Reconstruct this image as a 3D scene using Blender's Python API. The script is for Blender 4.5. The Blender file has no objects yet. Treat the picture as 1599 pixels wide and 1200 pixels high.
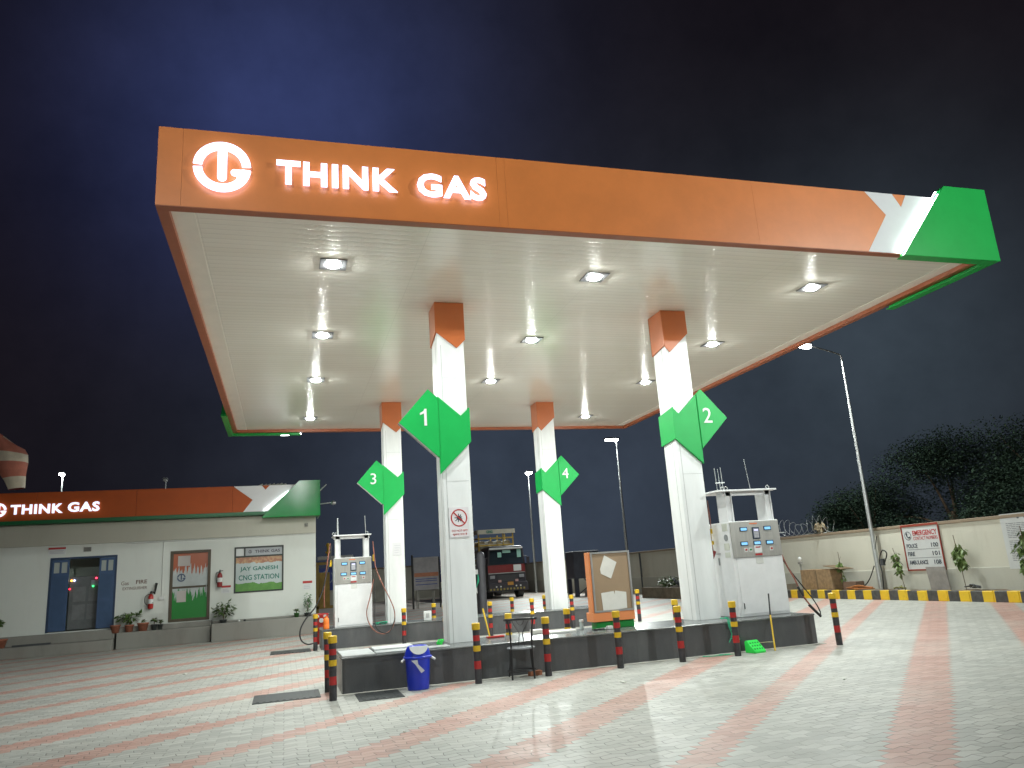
import bpy, bmesh, math, random
from mathutils import Vector, Matrix
random.seed(7)
S = bpy.context.scene
C = S.collection
R = math.radians
PI = math.pi

# ------------------------------------------------------------------ camera
cam_d = bpy.data.cameras.new("camera"); cam = bpy.data.objects.new("camera", cam_d); C.objects.link(cam)
YAW, PITCH, ROLL, FPX = 0.2961, 0.2407, -0.0670, 1193.76
_f = Vector((math.sin(YAW)*math.cos(PITCH), math.cos(YAW)*math.cos(PITCH), math.sin(PITCH)))
_r = Vector((math.cos(YAW), -math.sin(YAW), 0)); _u = _r.cross(_f)
r2 = _r*math.cos(ROLL) + _u*math.sin(ROLL); u2 = -_r*math.sin(ROLL) + _u*math.cos(ROLL)
m = Matrix.Identity(4)
for i in range(3):
    m[i][0] = r2[i]; m[i][1] = u2[i]; m[i][2] = -_f[i]
m[0][3], m[1][3], m[2][3] = 0, 0, 1.55
cam.matrix_world = m
cam_d.sensor_width = 36; cam_d.lens = FPX/1599*36; cam_d.clip_end = 600; cam_d.clip_start = .05
S.camera = cam

# ------------------------------------------------------------------ world: a night sky
W = bpy.data.worlds.new("World"); S.world = W; W.use_nodes = True
nt = W.node_tree; nt.nodes.clear()

class X:                                  # small expression wrapper round math nodes
    def __init__(s, nt, sock): s.nt = nt; s.s = sock
    def _op(s, op, *a):
        n = s.nt.nodes.new('ShaderNodeMath'); n.operation = op
        for i, v in enumerate((s,)+a):
            if isinstance(v, X): s.nt.links.new(v.s, n.inputs[i])
            else: n.inputs[i].default_value = v
        return X(s.nt, n.outputs[0])
    def __add__(s, o): return s._op('ADD', o)
    def __radd__(s, o): return s._op('ADD', o)
    def __sub__(s, o): return s._op('SUBTRACT', o)
    def __rsub__(s, o): return (s*-1)+o
    def __mul__(s, o): return s._op('MULTIPLY', o)
    def __rmul__(s, o): return s._op('MULTIPLY', o)
    def __truediv__(s, o): return s._op('DIVIDE', o)
    def frac(s): return s._op('FRACT')
    def floor(s): return s._op('FLOOR')
    def abs(s): return s._op('ABSOLUTE')
    def lt(s, o): return s._op('LESS_THAN', o)
    def gt(s, o): return s._op('GREATER_THAN', o)
    def min(s, o): return s._op('MINIMUM', o)
    def max(s, o): return s._op('MAXIMUM', o)
    def mod2(s): return (s*.5).frac()*2
    def tri(s): return (s.frac()-.5).abs()*4-1
    def clamp(s): 
        n = s._op('MULTIPLY', 1.0); n.s.node.use_clamp = True; return n
    def exp(s): return s._op('EXPONENT')
    def sstep(s, a, b):
        n = s.nt.nodes.new('ShaderNodeMapRange'); n.interpolation_type = 'SMOOTHSTEP'
        s.nt.links.new(s.s, n.inputs[0]); n.inputs[1].default_value = a; n.inputs[2].default_value = b
        return X(s.nt, n.outputs[0])

def px_dir(x, y):
    d = _f + r2*((x-800)/FPX) - u2*((y-600)/FPX); return d.normalized()

tc = nt.nodes.new('ShaderNodeTexCoord')
def dot(v):
    n = nt.nodes.new('ShaderNodeVectorMath'); n.operation = 'DOT_PRODUCT'
    nt.links.new(tc.outputs['Generated'], n.inputs[0]); n.inputs[1].default_value = tuple(v); return X(nt, n.outputs['Value'])
nz = nt.nodes.new('ShaderNodeTexNoise'); nt.links.new(tc.outputs['Generated'], nz.inputs['Vector'])
nz.inputs['Scale'].default_value = 5.5; nz.inputs['Detail'].default_value = 7; nz.inputs['Roughness'].default_value = .62
noise = X(nt, nz.outputs['Fac'])
def comb(r, g, b):
    n = nt.nodes.new('ShaderNodeCombineXYZ')
    for i, v in enumerate((r, g, b)):
        if isinstance(v, X): nt.links.new(v.s, n.inputs[i])
        else: n.inputs[i].default_value = v
    return n.outputs[0]
# light-polluted sky; lens bloom by the canopy painted in as bluish glow lobes
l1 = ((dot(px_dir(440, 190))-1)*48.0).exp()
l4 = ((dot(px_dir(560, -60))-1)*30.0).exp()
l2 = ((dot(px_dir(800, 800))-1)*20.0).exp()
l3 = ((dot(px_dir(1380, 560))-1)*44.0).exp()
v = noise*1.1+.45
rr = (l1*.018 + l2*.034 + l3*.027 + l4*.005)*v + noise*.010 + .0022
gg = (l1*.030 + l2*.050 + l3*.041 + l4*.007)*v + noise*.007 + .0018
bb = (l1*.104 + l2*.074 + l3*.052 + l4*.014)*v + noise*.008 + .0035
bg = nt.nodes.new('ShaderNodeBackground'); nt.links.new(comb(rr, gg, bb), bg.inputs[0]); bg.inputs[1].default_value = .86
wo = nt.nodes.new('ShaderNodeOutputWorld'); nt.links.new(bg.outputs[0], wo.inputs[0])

S.view_settings.view_transform = 'Standard'; S.view_settings.look = 'None'
S.view_settings.gamma = 1; S.view_settings.exposure = 0.16
S.render.engine = 'CYCLES'
S.cycles.use_denoising = True
S.cycles.max_bounces = 6; S.cycles.diffuse_bounces = 4; S.cycles.glossy_bounces = 3
S.cycles.transparent_max_bounces = 6
S.cycles.caustics_reflective = False; S.cycles.caustics_refractive = False
S.cycles.sample_clamp_indirect = 6

# lamp strengths (watts): canopy downlights, pole floodlights
W_CANOPY, W_POLE = 76, 850

# ------------------------------------------------------------------ materials
MATS = {}
def mat(name, col, rough=.5, metal=0, spec=.5, var=.0, scale=3.0, bump=0, bscale=40, emit=None, estr=0, coat=0, alpha=None, streak=0):
    if name in MATS: return MATS[name]
    M = bpy.data.materials.new(name); M.use_nodes = True; t = M.node_tree
    b = t.nodes['Principled BSDF']
    b.inputs['Base Color'].default_value = (*col, 1); b.inputs['Roughness'].default_value = rough
    b.inputs['Metallic'].default_value = metal; b.inputs['Specular IOR Level'].default_value = spec
    if coat: b.inputs['Coat Weight'].default_value = coat; b.inputs['Coat Roughness'].default_value = .08
    if emit: b.inputs['Emission Color'].default_value = (*emit, 1); b.inputs['Emission Strength'].default_value = estr
    tcn = t.nodes.new('ShaderNodeTexCoord')
    if var:
        n = t.nodes.new('ShaderNodeTexNoise'); n.inputs['Scale'].default_value = scale; n.inputs['Detail'].default_value = 7
        n.inputs['Roughness'].default_value = .65
        if streak:
            mp = t.nodes.new('ShaderNodeMapping'); mp.inputs['Scale'].default_value = (1, 1, streak)
            t.links.new(tcn.outputs['Object'], mp.inputs[0]); t.links.new(mp.outputs[0], n.inputs['Vector'])
        else: t.links.new(tcn.outputs['Object'], n.inputs['Vector'])
        f = X(t, n.outputs['Fac']).sstep(.3, .7)
        mx = t.nodes.new('ShaderNodeMix'); mx.data_type = 'RGBA'
        t.links.new(f.s, mx.inputs[0])
        mx.inputs[6].default_value = (*[c*(1-var) for c in col], 1)
        mx.inputs[7].default_value = (*[min(1, c*(1+var*.6)) for c in col], 1)
        t.links.new(mx.outputs[2], b.inputs['Base Color'])
    if bump:
        n = t.nodes.new('ShaderNodeTexNoise'); n.inputs['Scale'].default_value = bscale; n.inputs['Detail'].default_value = 5
        t.links.new(tcn.outputs['Object'], n.inputs['Vector'])
        bp = t.nodes.new('ShaderNodeBump'); bp.inputs['Strength'].default_value = bump; bp.inputs['Distance'].default_value = .01
        t.links.new(n.outputs['Fac'], bp.inputs['Height']); t.links.new(bp.outputs[0], b.inputs['Normal'])
    MATS[name] = M
    return M

def mixcol(t, fac, a, b):
    mx = t.nodes.new('ShaderNodeMix'); mx.data_type = 'RGBA'
    t.links.new(fac.s, mx.inputs[0])
    for i, v in ((6, a), (7, b)):
        if isinstance(v, tuple): mx.inputs[i].default_value = (*v, 1)
        else: t.links.new(v, mx.inputs[i])
    return mx.outputs[2]
def coords(t):
    tcn = t.nodes.new('ShaderNodeTexCoord'); sp = t.nodes.new('ShaderNodeSeparateXYZ'); t.links.new(tcn.outputs['Object'], sp.inputs[0])
    return tcn.outputs['Object'], X(t, sp.outputs[0]), X(t, sp.outputs[1]), X(t, sp.outputs[2])
def noise_(t, vec, scale, detail=5, rough=.6):
    n = t.nodes.new('ShaderNodeTexNoise'); n.inputs['Scale'].default_value = scale; n.inputs['Detail'].default_value = detail
    n.inputs['Roughness'].default_value = rough; t.links.new(vec, n.inputs['Vector']); return X(t, n.outputs['Fac'])
def newmat(name):
    M = bpy.data.materials.new(name); M.use_nodes = True; MATS[name] = M
    return M, M.node_tree, M.node_tree.nodes['Principled BSDF']

def paver_material():
    M, t, b = newmat('concrete_pavers')
    vec, x, y, z = coords(t)
    h, w = .115, .23
    warp = noise_(t, vec, .8, 2)*.05
    yy = y + (x/w).tri()*.020 + warp
    r = (yy/h).floor()
    off = r.mod2()*(w/2)
    xx = x + off + (y/(2*h)).tri()*.012
    c = (xx/w).floor()
    xc = (c+.5)*w - off; yc = (r+.5)*h - warp
    s = ((yc-xc-.34)/2.14).frac().lt(.285)
    dy = ((((yy/h).frac()-.5).abs()*-1)+.5)*h
    dx = ((((xx/w).frac()-.5).abs()*-1)+.5)*w
    d = dy.min(dx)
    joint = d.sstep(.0062, .0022)
    jn = noise_(t, vec, 3.1, 3).sstep(.30, .55)
    jn2 = noise_(t, vec, .6, 3).sstep(.3, .6)
    joint = (joint*(jn*.75+.25)*(jn2*.6+.4)).clamp()
    wn = t.nodes.new('ShaderNodeTexWhiteNoise'); wn.noise_dimensions = '2D'
    cb = t.nodes.new('ShaderNodeCombineXYZ'); t.links.new(r.s, cb.inputs[0]); t.links.new(c.s, cb.inputs[1]); t.links.new(cb.outputs[0], wn.inputs['Vector'])
    rnd = X(t, wn.outputs['Value'])
    g = mixcol(t, rnd, (.345, .35, .325), (.47, .475, .44))
    p = mixcol(t, rnd, (.43, .24, .195), (.52, .31, .26))
    base = mixcol(t, s, g, p)
    dust = noise_(t, vec, .55, 6, .7).sstep(.42, .75)           # pale cement dust trodden over the blocks
    base = mixcol(t, dust*.38, base, (.52, .505, .45))
    dirt = noise_(t, vec, 1.7, 7, .75).sstep(.56, .80)
    base = mixcol(t, dirt*.55, base, (.20, .19, .17))
    # tyre scuffs along the driving lane and dark oil drips
    tm = t.nodes.new('ShaderNodeMapping'); tm.inputs['Rotation'].default_value = (0, 0, .12); tm.inputs['Scale'].default_value = (.16, 1.9, 1); t.links.new(vec, tm.inputs[0])
    tyre = noise_(t, tm.outputs[0], 1.5, 5, .6).sstep(.60, .74)
    base = mixcol(t, tyre*.15, base, (.16, .155, .145))
    vo = t.nodes.new('ShaderNodeTexVoronoi'); vo.inputs['Scale'].default_value = .75; t.links.new(vec, vo.inputs['Vector'])
    drip = (X(t, vo.outputs['Distance']) + noise_(t, vec, 9, 4)*.16).sstep(.17, .11)
    base = mixcol(t, drip*.35, base, (.13, .12, .11))
    fine = noise_(t, vec, 45, 3)
    base = mixcol(t, fine.sstep(.35, .7)*.14, base, (.33, .32, .29))
    chips = noise_(t, vec, 13, 2, .4).gt(.775)
    base = mixcol(t, chips*.55, base, (.78, .77, .72))
    base = mixcol(t, joint*.85, base, (.10, .095, .085))
    t.links.new(base, b.inputs['Base Color'])
    rg = noise_(t, vec, 2.5, 4)*.35+.34
    t.links.new(rg.s, b.inputs['Roughness'])
    bp = t.nodes.new('ShaderNodeBump'); bp.inputs['Strength'].default_value = .5; bp.inputs['Distance'].default_value = .01
    hgt = (joint*-1.0) + rnd*.35 + fine*.3
    t.links.new(hgt.s, bp.inputs['Height']); t.links.new(bp.outputs[0], b.inputs['Normal'])
    return M

def soffit_material():
    M, t, b = newmat('ceiling_slats')
    vec, x, y, z = coords(t)
    p = (y/.15).frac()
    groove = p.lt(.10)
    seam = (x/3.05).frac().lt(.0025)
    wn = t.nodes.new('ShaderNodeTexWhiteNoise'); wn.noise_dimensions = '2D'
    cb = t.nodes.new('ShaderNodeCombineXYZ'); t.links.new((y/.15).floor().s, cb.inputs[0]); t.links.new((x/3.05).floor().s, cb.inputs[1]); t.links.new(cb.outputs[0], wn.inputs['Vector'])
    rnd = X(t, wn.outputs['Value'])
    base = mixcol(t, rnd, (.88, .845, .755), (.91, .88, .80))
    base = mixcol(t, groove.max(seam)*.28, base, (.40, .39, .36))
    t.links.new(base, b.inputs['Base Color'])
    b.inputs['Roughness'].default_value = .19; b.inputs['Specular IOR Level'].default_value = .9
    bp = t.nodes.new('ShaderNodeBump'); bp.inputs['Strength'].default_value = .35; bp.inputs['Distance'].default_value = .012
    wav = noise_(t, vec, 2.0, 2)*.35
    hgt = ((p-.55)*(p-.55)*1.6)*-1 - groove*.6 + wav + rnd*.05
    t.links.new(hgt.s, bp.inputs['Height']); t.links.new(bp.outputs[0], b.inputs['Normal'])
    return M

def plaster(name, col, low=0, streak=.25, dirtcol=(.3, .28, .22), amount=.5):
    M, t, b = newmat(name)
    vec, x, y, z = coords(t)
    mp = t.nodes.new('ShaderNodeMapping'); mp.inputs['Scale'].default_value = (1, 1, streak); t.links.new(vec, mp.inputs[0])
    n1 = noise_(t, mp.outputs[0], 1.6, 7, .7).sstep(.45, .78)
    n2 = noise_(t, vec, .45, 4).sstep(.3, .75)
    base = mixcol(t, n2*.35, col, tuple(c*.86 for c in col))
    base = mixcol(t, n1*amount*.55, base, dirtcol)
    t.links.new(base, b.inputs['Base Color']); b.inputs['Roughness'].default_value = .75
    bp = t.nodes.new('ShaderNodeBump'); bp.inputs['Strength'].default_value = .35; bp.inputs['Distance'].default_value = .006
    t.links.new(noise_(t, vec, 30, 6).s, bp.inputs['Height']); t.links.new(bp.outputs[0], b.inputs['Normal'])
    return M

def band_material(name, bands, rough=.5, axis=2, default=(.04, .04, .045)):
    """paint bands along local z: list of (z0, z1, colour)"""
    M, t, b = newmat(name)
    vec, x, y, z = coords(t)
    z = (x, y, z)[axis]
    base = mixcol(t, noise_(t, vec, 14, 5).sstep(.35, .7), tuple(c*.75 for c in default), tuple(c*1.35 for c in default))
    for z0, z1, col in bands:
        base = mixcol(t, z.gt(z0)*z.lt(z1), base, mixcol(t, noise_(t, vec, 22, 5, .7).sstep(.52, .75)*.6, col, tuple(c*.45 for c in col)))
    t.links.new(base, b.inputs['Base Color']); b.inputs['Roughness'].default_value = rough
    return M

def kerb_material():
    M, t, b = newmat('kerb_paint')
    vec, x, y, z = coords(t)
    s = ((y-18.235)/.735).frac().lt(.5)
    k = mixcol(t, noise_(t, vec, 9, 5).sstep(.3, .7), (.045, .045, .045), (.085, .083, .08))
    yl = mixcol(t, noise_(t, vec, 7, 6, .7).sstep(.5, .75)*.5, (.72, .47, .02), (.42, .28, .05))
    base = mixcol(t, s, k, yl)
    t.links.new(base, b.inputs['Base Color']); b.inputs['Roughness'].default_value = .5
    return M

def granite_material():
    M, t, b = newmat('dark_granite')
    vec, x, y, z = coords(t)
    seam = ((x/.62).frac().lt(.006))
    mp = t.nodes.new('ShaderNodeMapping'); mp.inputs['Scale'].default_value = (1, 1, .3); t.links.new(vec, mp.inputs[0])
    base = mixcol(t, noise_(t, vec, 130, 3).sstep(.45, .62), (.055, .058, .062), (.105, .11, .118))
    dust = noise_(t, mp.outputs[0], 2.2, 6, .7).sstep(.4, .8)
    base = mixcol(t, dust*.35, base, (.20, .20, .20))
    base = mixcol(t, seam*.5, base, (.03, .03, .03))
    t.links.new(base, b.inputs['Base Color']); b.inputs['Roughness'].default_value = .38
    return M

M_ground = paver_material()
M_soffit = soffit_material()
M_kerb = kerb_material()
M_granite = granite_material()
M_wall = plaster('cream_plaster', (.56, .55, .47), amount=.6)
M_bwall = plaster('white_plaster', (.70, .73, .69), amount=.22)
M_plinth = plaster('cement_plinth', (.27, .265, .24), amount=.7, dirtcol=(.14, .13, .12))
M_cement = plaster('cement', (.42, .41, .37), amount=.5)
M_coping = plaster('coping', (.26, .20, .14), amount=.5, dirtcol=(.12, .1, .08))
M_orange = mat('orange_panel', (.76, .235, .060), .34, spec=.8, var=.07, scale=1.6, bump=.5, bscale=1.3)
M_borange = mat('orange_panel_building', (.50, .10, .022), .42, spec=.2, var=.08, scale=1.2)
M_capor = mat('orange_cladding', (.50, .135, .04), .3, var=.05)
M_green = mat('green_panel', (.012, .42, .075), .26, var=.06, scale=2)
M_greensign = mat('green_sign', (.008, .37, .075), .42, spec=.3, var=.05, scale=3)
M_whitepanel = mat('white_panel', (.74, .74, .76), .35, var=.03)
M_column = mat('column_cladding', (.78, .80, .80), .28, var=.09, scale=2.5, streak=.2, bump=.15, bscale=2)
M_alu = mat('aluminium', (.42, .42, .41), .4, metal=.7, var=.1)
M_lit = mat('lit_letters', (.9, .9, .9), .5, emit=(.52, .66, 1), estr=2.3)
M_led = mat('led_strip', (.9, .9, .9), .5, emit=(.93, .97, 1), estr=9)
M_blit = mat('lit_letters_small', (.9, .9, .9), .5, emit=(.7, .78, 1), estr=1.2)
M_lens = mat('lamp_lens', (1, 1, 1), .4, emit=(.95, 1, .95), estr=560)
M_frame = mat('lamp_frame', (.16, .16, .17), .3, metal=.5)
M_steel = mat('galvanised_steel', (.5, .52, .52), .38, metal=.75, var=.12, scale=8)
M_brushed = mat('brushed_steel', (.50, .49, .46), .34, metal=.65, var=.1, scale=20, streak=.1)
M_white = mat('white_enamel', (.76, .77, .78), .3, var=.05, scale=4)
M_offwhite = mat('off_white', (.66, .67, .66), .45, var=.12, scale=6)
M_black = mat('black_metal', (.02, .02, .022), .35, var=.2, scale=9)
M_rubber = mat('black_rubber', (.02, .02, .02), .6)
M_screen = mat('blue_display', (.1, .3, .5), .2, emit=(.30, .62, 1.0), estr=.75)
M_bezel = mat('display_bezel', (.012, .03, .06), .3)
M_red = mat('red_paint', (.45, .025, .02), .35, var=.15, scale=10)
M_dred = mat('dark_red', (.28, .03, .03), .45, var=.15, scale=8)
M_yellow = mat('yellow_paint', (.70, .45, .02), .4, var=.15, scale=8)
M_blue = mat('blue_plastic', (.012, .035, .50), .32, var=.06, scale=5)
M_paper = mat('paper', (.74, .73, .68), .7, var=.05, scale=7)
M_board = mat('brown_board', (.34, .24, .15), .5, var=.06, scale=4)
M_brightgreen = mat('bright_green_plastic', (.03, .72, .09), .4, var=.06, scale=10)
M_ropegreen = mat('green_rope', (.03, .45, .25), .6)
M_terra = mat('terracotta', (.38, .14, .085), .75, var=.25, scale=12)
M_soil = mat('soil', (.14, .10, .07), .95, var=.4, scale=4, bump=1, bscale=12)
M_leaf = mat('leaf', (.075, .14, .03), .45, var=.4, scale=6)
M_leaf2 = mat('dry_leaf', (.17, .17, .04), .5, var=.4, scale=6)
M_treeleaf = mat('tree_leaf', (.034, .056, .038), .95, spec=.05, var=.2, scale=1.0)
M_bark = mat('bark', (.13, .09, .06), .9, var=.3, scale=12)
M_bluedoor = mat('blue_door', (.055, .10, .20), .4, var=.12, scale=3)
M_dark = mat('dark_interior', (.06, .065, .07), .6, var=.2)
M_brown = mat('brown_frame', (.085, .065, .04), .4, var=.1)
M_darkframe = mat('dark_window_frame', (.03, .035, .03), .35)
M_redsign = mat('sign_red', (.42, .03, .03), .45)
M_sigwhite = mat('sign_white', (.68, .70, .70), .45, var=.04)
M_ink = mat('ink', (.03, .04, .06), .5)
M_bluesign = mat('sign_blue', (.02, .05, .28), .45, var=.1)
M_card = mat('cardboard', (.30, .20, .11), .8, var=.25, scale=8)
M_orangebright = mat('orange_plastic', (.85, .20, .03), .4)
M_hosered = mat('copper_red_hose', (.30, .11, .075), .45, var=.5, scale=9)
M_glass = mat('dark_glass', (.02, .03, .04), .08, spec=.8)
M_truckred = mat('truck_red', (.20, .02, .02), .35, var=.1)
M_truckdark = mat('truck_dark', (.035, .03, .04), .4, var=.2)
M_skid = mat('skid_yellow', (.40, .26, .04), .5, var=.2, scale=3)
M_brick = mat('brick', (.34, .13, .07), .85, var=.25, scale=20)

# ------------------------------------------------------------------ geometry helpers
def root_of(o):
    off = Vector((0, 0, 0))
    while o is not None: off += o.location; o = o.parent
    return off
SPLIT = set('leg_frame reflective_collar ceiling_edge_panel head_post sticker fog_lamp valve nozzle lifting_eye vent_pipe cabinet_door door_panel paper_notice tank_leg side_label stone_step cylinder led_strip plinth pane post wheel stand_leg lintel_band bracket leg_post'.split())
class MB:
    def __init__(s): s.v = []; s.f = []; s.sm = []
    def add(s, vs, fs, smooth=False):
        n = len(s.v); s.v += [Vector(v) for v in vs]; s.f += [tuple(i+n for i in f) for f in fs]; s.sm += [smooth]*len(fs); return s
    def box(s, a, b):
        (x0, y0, z0), (x1, y1, z1) = a, b
        return s.add([(x0,y0,z0),(x1,y0,z0),(x1,y1,z0),(x0,y1,z0),(x0,y0,z1),(x1,y0,z1),(x1,y1,z1),(x0,y1,z1)],
                     [(0,3,2,1),(4,5,6,7),(0,1,5,4),(1,2,6,5),(2,3,7,6),(3,0,4,7)])
    def obox(s, c, size, rot):              # rotated box, rot = Matrix 3x3
        vs = []
        for k in range(8):
            p = Vector(((-.5, .5)[k & 1]*size[0], (-.5, .5)[(k >> 1) & 1]*size[1], (-.5, .5)[(k >> 2) & 1]*size[2]))
            vs.append(Vector(c)+rot @ p)
        return s.add(vs, [(0,2,3,1),(4,5,7,6),(0,1,5,4),(1,3,7,5),(3,2,6,7),(2,0,4,6)])
    def prism(s, pts, ax, d0, d1):
        """polygon in the plane normal to axis ax, between d0 and d1"""
        def P(p, d):
            if ax == 'y': return (p[0], d, p[1])
            if ax == 'x': return (d, p[0], p[1])
            return (p[0], p[1], d)
        n = len(pts)
        vs = [P(p, d0) for p in pts]+[P(p, d1) for p in pts]
        fs = [tuple(range(n))[::-1], tuple(range(n, 2*n))]+[(i, (i+1) % n, n+(i+1) % n, n+i) for i in range(n)]
        return s.add(vs, fs)
    def cyl(s, p0, p1, r0, r1=None, n=16, caps=True, smooth=True):
        r1 = r0 if r1 is None else r1
        p0, p1 = Vector(p0), Vector(p1); d = (p1-p0).normalized()
        a = d.orthogonal().normalized(); b = d.cross(a)
        ring = lambda p, r: [p+(a*math.cos(2*PI*i/n)+b*math.sin(2*PI*i/n))*r for i in range(n)]
        vs = ring(p0, r0)+ring(p1, r1)
        s.add(vs, [(i, (i+1) % n, n+(i+1) % n, n+i) for i in range(n)], smooth)
        if caps:
            s.add(ring(p0, r0), [tuple(range(n))[::-1]]); s.add(ring(p1, r1), [tuple(range(n))])
        return s
    def tube(s, pts, r, n=8, smoothpts=6):
        pts = [Vector(p) for p in pts]
        if smoothpts > 1 and len(pts) > 2:
            P = [pts[0]*2-pts[1]]+pts+[pts[-1]*2-pts[-2]]; out = []
            for i in range(1, len(P)-2):
                for k in range(smoothpts):
                    t = k/smoothpts; a, b, c, d = P[i-1:i+3]
                    out.append(.5*((2*b)+(c-a)*t+(2*a-5*b+4*c-d)*t*t+(3*b-a-3*c+d)*t**3))
            pts = out+[pts[-1]]
        up = None; rings = []
        for i, p in enumerate(pts):
            d = (pts[min(i+1, len(pts)-1)]-pts[max(i-1, 0)]).normalized()
            if up is None: up = d.orthogonal().normalized()
            up = (up-d*up.dot(d)).normalized(); b = d.cross(up)
            rad = r(i/(len(pts)-1)) if callable(r) else r
            rings += [p+(up*math.cos(2*PI*k/n)+b*math.sin(2*PI*k/n))*rad for k in range(n)]
        fs = [(j*n+k, j*n+(k+1) % n, (j+1)*n+(k+1) % n, (j+1)*n+k) for j in range(len(pts)-1) for k in range(n)]
        s.add(rings, fs, True)
        s.add(rings[:n], [tuple(range(n))[::-1]]); s.add(rings[-n:], [tuple(range(n))])
        return s
    def lathe(s, prof, c=(0, 0, 0), n=24, sx=1, sy=1):
        c = Vector(c); vs = [c+Vector((r*math.cos(2*PI*k/n)*sx, r*math.sin(2*PI*k/n)*sy, z)) for r, z in prof for k in range(n)]
        fs = [(j*n+k, j*n+(k+1) % n, (j+1)*n+(k+1) % n, (j+1)*n+k) for j in range(len(prof)-1) for k in range(n)]
        return s.add(vs, fs, True)
    def xf(s, M):
        s.v = [M @ v for v in s.v]; return s
    def join(s, o): return s.add(o.v, o.f)
    def comps(s):
        par = list(range(len(s.v)))
        def find(i):
            while par[i] != i: par[i] = par[par[i]]; i = par[i]
            return i
        for f in s.f:
            for i in f[1:]: par[find(i)] = find(f[0])
        cs = {}
        for k, f in enumerate(s.f): cs.setdefault(find(f[0]), []).append(k)
        L = []
        for fs in cs.values():
            vs = [s.v[i] for k in fs for i in s.f[k]]
            L.append([fs, [min(v[a] for v in vs)-.004 for a in range(3)], [max(v[a] for v in vs)+.004 for a in range(3)]])
        merged = True
        while merged:
            merged = False
            for i in range(len(L)):
                for j in range(i+1, len(L)):
                    A, B = L[i], L[j]
                    if all(A[1][a] <= B[2][a] and B[1][a] <= A[2][a] for a in range(3)):
                        A[0] += B[0]; A[1] = [min(A[1][a], B[1][a]) for a in range(3)]; A[2] = [max(A[2][a], B[2][a]) for a in range(3)]
                        L.pop(j); merged = True; break
                if merged: break
        out = []
        for fs, _, _ in L:
            m2 = MB(); mp = {}
            for k in sorted(fs):
                f2 = []
                for i in s.f[k]:
                    if i not in mp: mp[i] = len(m2.v); m2.v.append(s.v[i])
                    f2.append(mp[i])
                m2.f.append(tuple(f2)); m2.sm.append(s.sm[k])
            out.append(m2)
        return out
    def build(s, name, material, parent=None, bevel=0, local=False, seg=1):
        if name in SPLIT and parent is not None:
            c = s.comps()
            if len(c) > 1:
                for q in c: o = q._build(name, material, parent, bevel, local, seg)
                return o
        return s._build(name, material, parent, bevel, local, seg)
    def _build(s, name, material, parent=None, bevel=0, local=False, seg=1):
        me = bpy.data.meshes.new(name)
        off = Vector((0, 0, 0)) if local or parent is None else root_of(parent)
        me.from_pydata([tuple(v-off) for v in s.v], [], s.f)
        me.polygons.foreach_set('use_smooth', s.sm)
        me.materials.append(material); me.update()
        o = bpy.data.objects.new(name, me); C.objects.link(o)
        if parent: o.parent = parent
        if bevel:
            bv = o.modifiers.new('bevel', 'BEVEL'); bv.width = bevel; bv.segments = seg; bv.limit_method = 'ANGLE'; bv.angle_limit = R(40)
        return o

def tag(o, label, cat, group=None):
    o['label'] = label; o['category'] = cat
    if group: o['group'] = group
    return o
def thing(name, label, cat, loc=(0, 0, 0), rotz=0, group=None):
    o = bpy.data.objects.new(name, None); C.objects.link(o); o.empty_display_size = .2
    o.location = loc; o.rotation_euler = (0, 0, rotz); return tag(o, label, cat, group)
def struct(o): o['kind'] = 'structure'; return o
def copy_tree(o, parent=None):
    c = o.copy(); C.objects.link(c); c.parent = parent
    for ch in o.children: copy_tree(ch, c)
    return c
def kids(name, mbs_mat, parent, **kw):
    for mb, mt in mbs_mat: mb.build(name, mt, parent, **kw)

# text in the XZ plane, origin at its centre; bold by offset
def text_mb(txt, w=None, h=None, depth=.004, bold=0, sp=1.0):
    cu = bpy.data.curves.new('t', 'FONT'); cu.body = txt; cu.size = 1; cu.extrude = .01; cu.offset = bold; cu.space_character = sp
    cu.resolution_u = 3
    o = bpy.data.objects.new('t', cu); C.objects.link(o)
    dg = bpy.context.evaluated_depsgraph_get(); me = bpy.data.meshes.new_from_object(o.evaluated_get(dg))
    vs = [v.co.copy() for v in me.vertices]; fs = [tuple(p.vertices) for p in me.polygons]
    bpy.data.objects.remove(o); bpy.data.curves.remove(cu); bpy.data.meshes.remove(me)
    mb = MB()
    if not vs: return mb
    x0, x1 = min(v.x for v in vs), max(v.x for v in vs); y0, y1 = min(v.y for v in vs), max(v.y for v in vs)
    sx = (w/(x1-x0)) if w else h/(y1-y0); sy = (h/(y1-y0)) if h else sx
    mb.add([((v.x-(x0+x1)/2)*sx, -v.z/.01*depth/2, (v.y-(y0+y1)/2)*sy) for v in vs], fs)
    return mb
def at(x, y, z): return Matrix.Translation((x, y, z))
FACE_X = Matrix(((0, 1, 0, 0), (-1, 0, 0, 0), (0, 0, 1, 0), (0, 0, 0, 1)))     # reads from -X: text right = -Y, front (-y) faces -X

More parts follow.
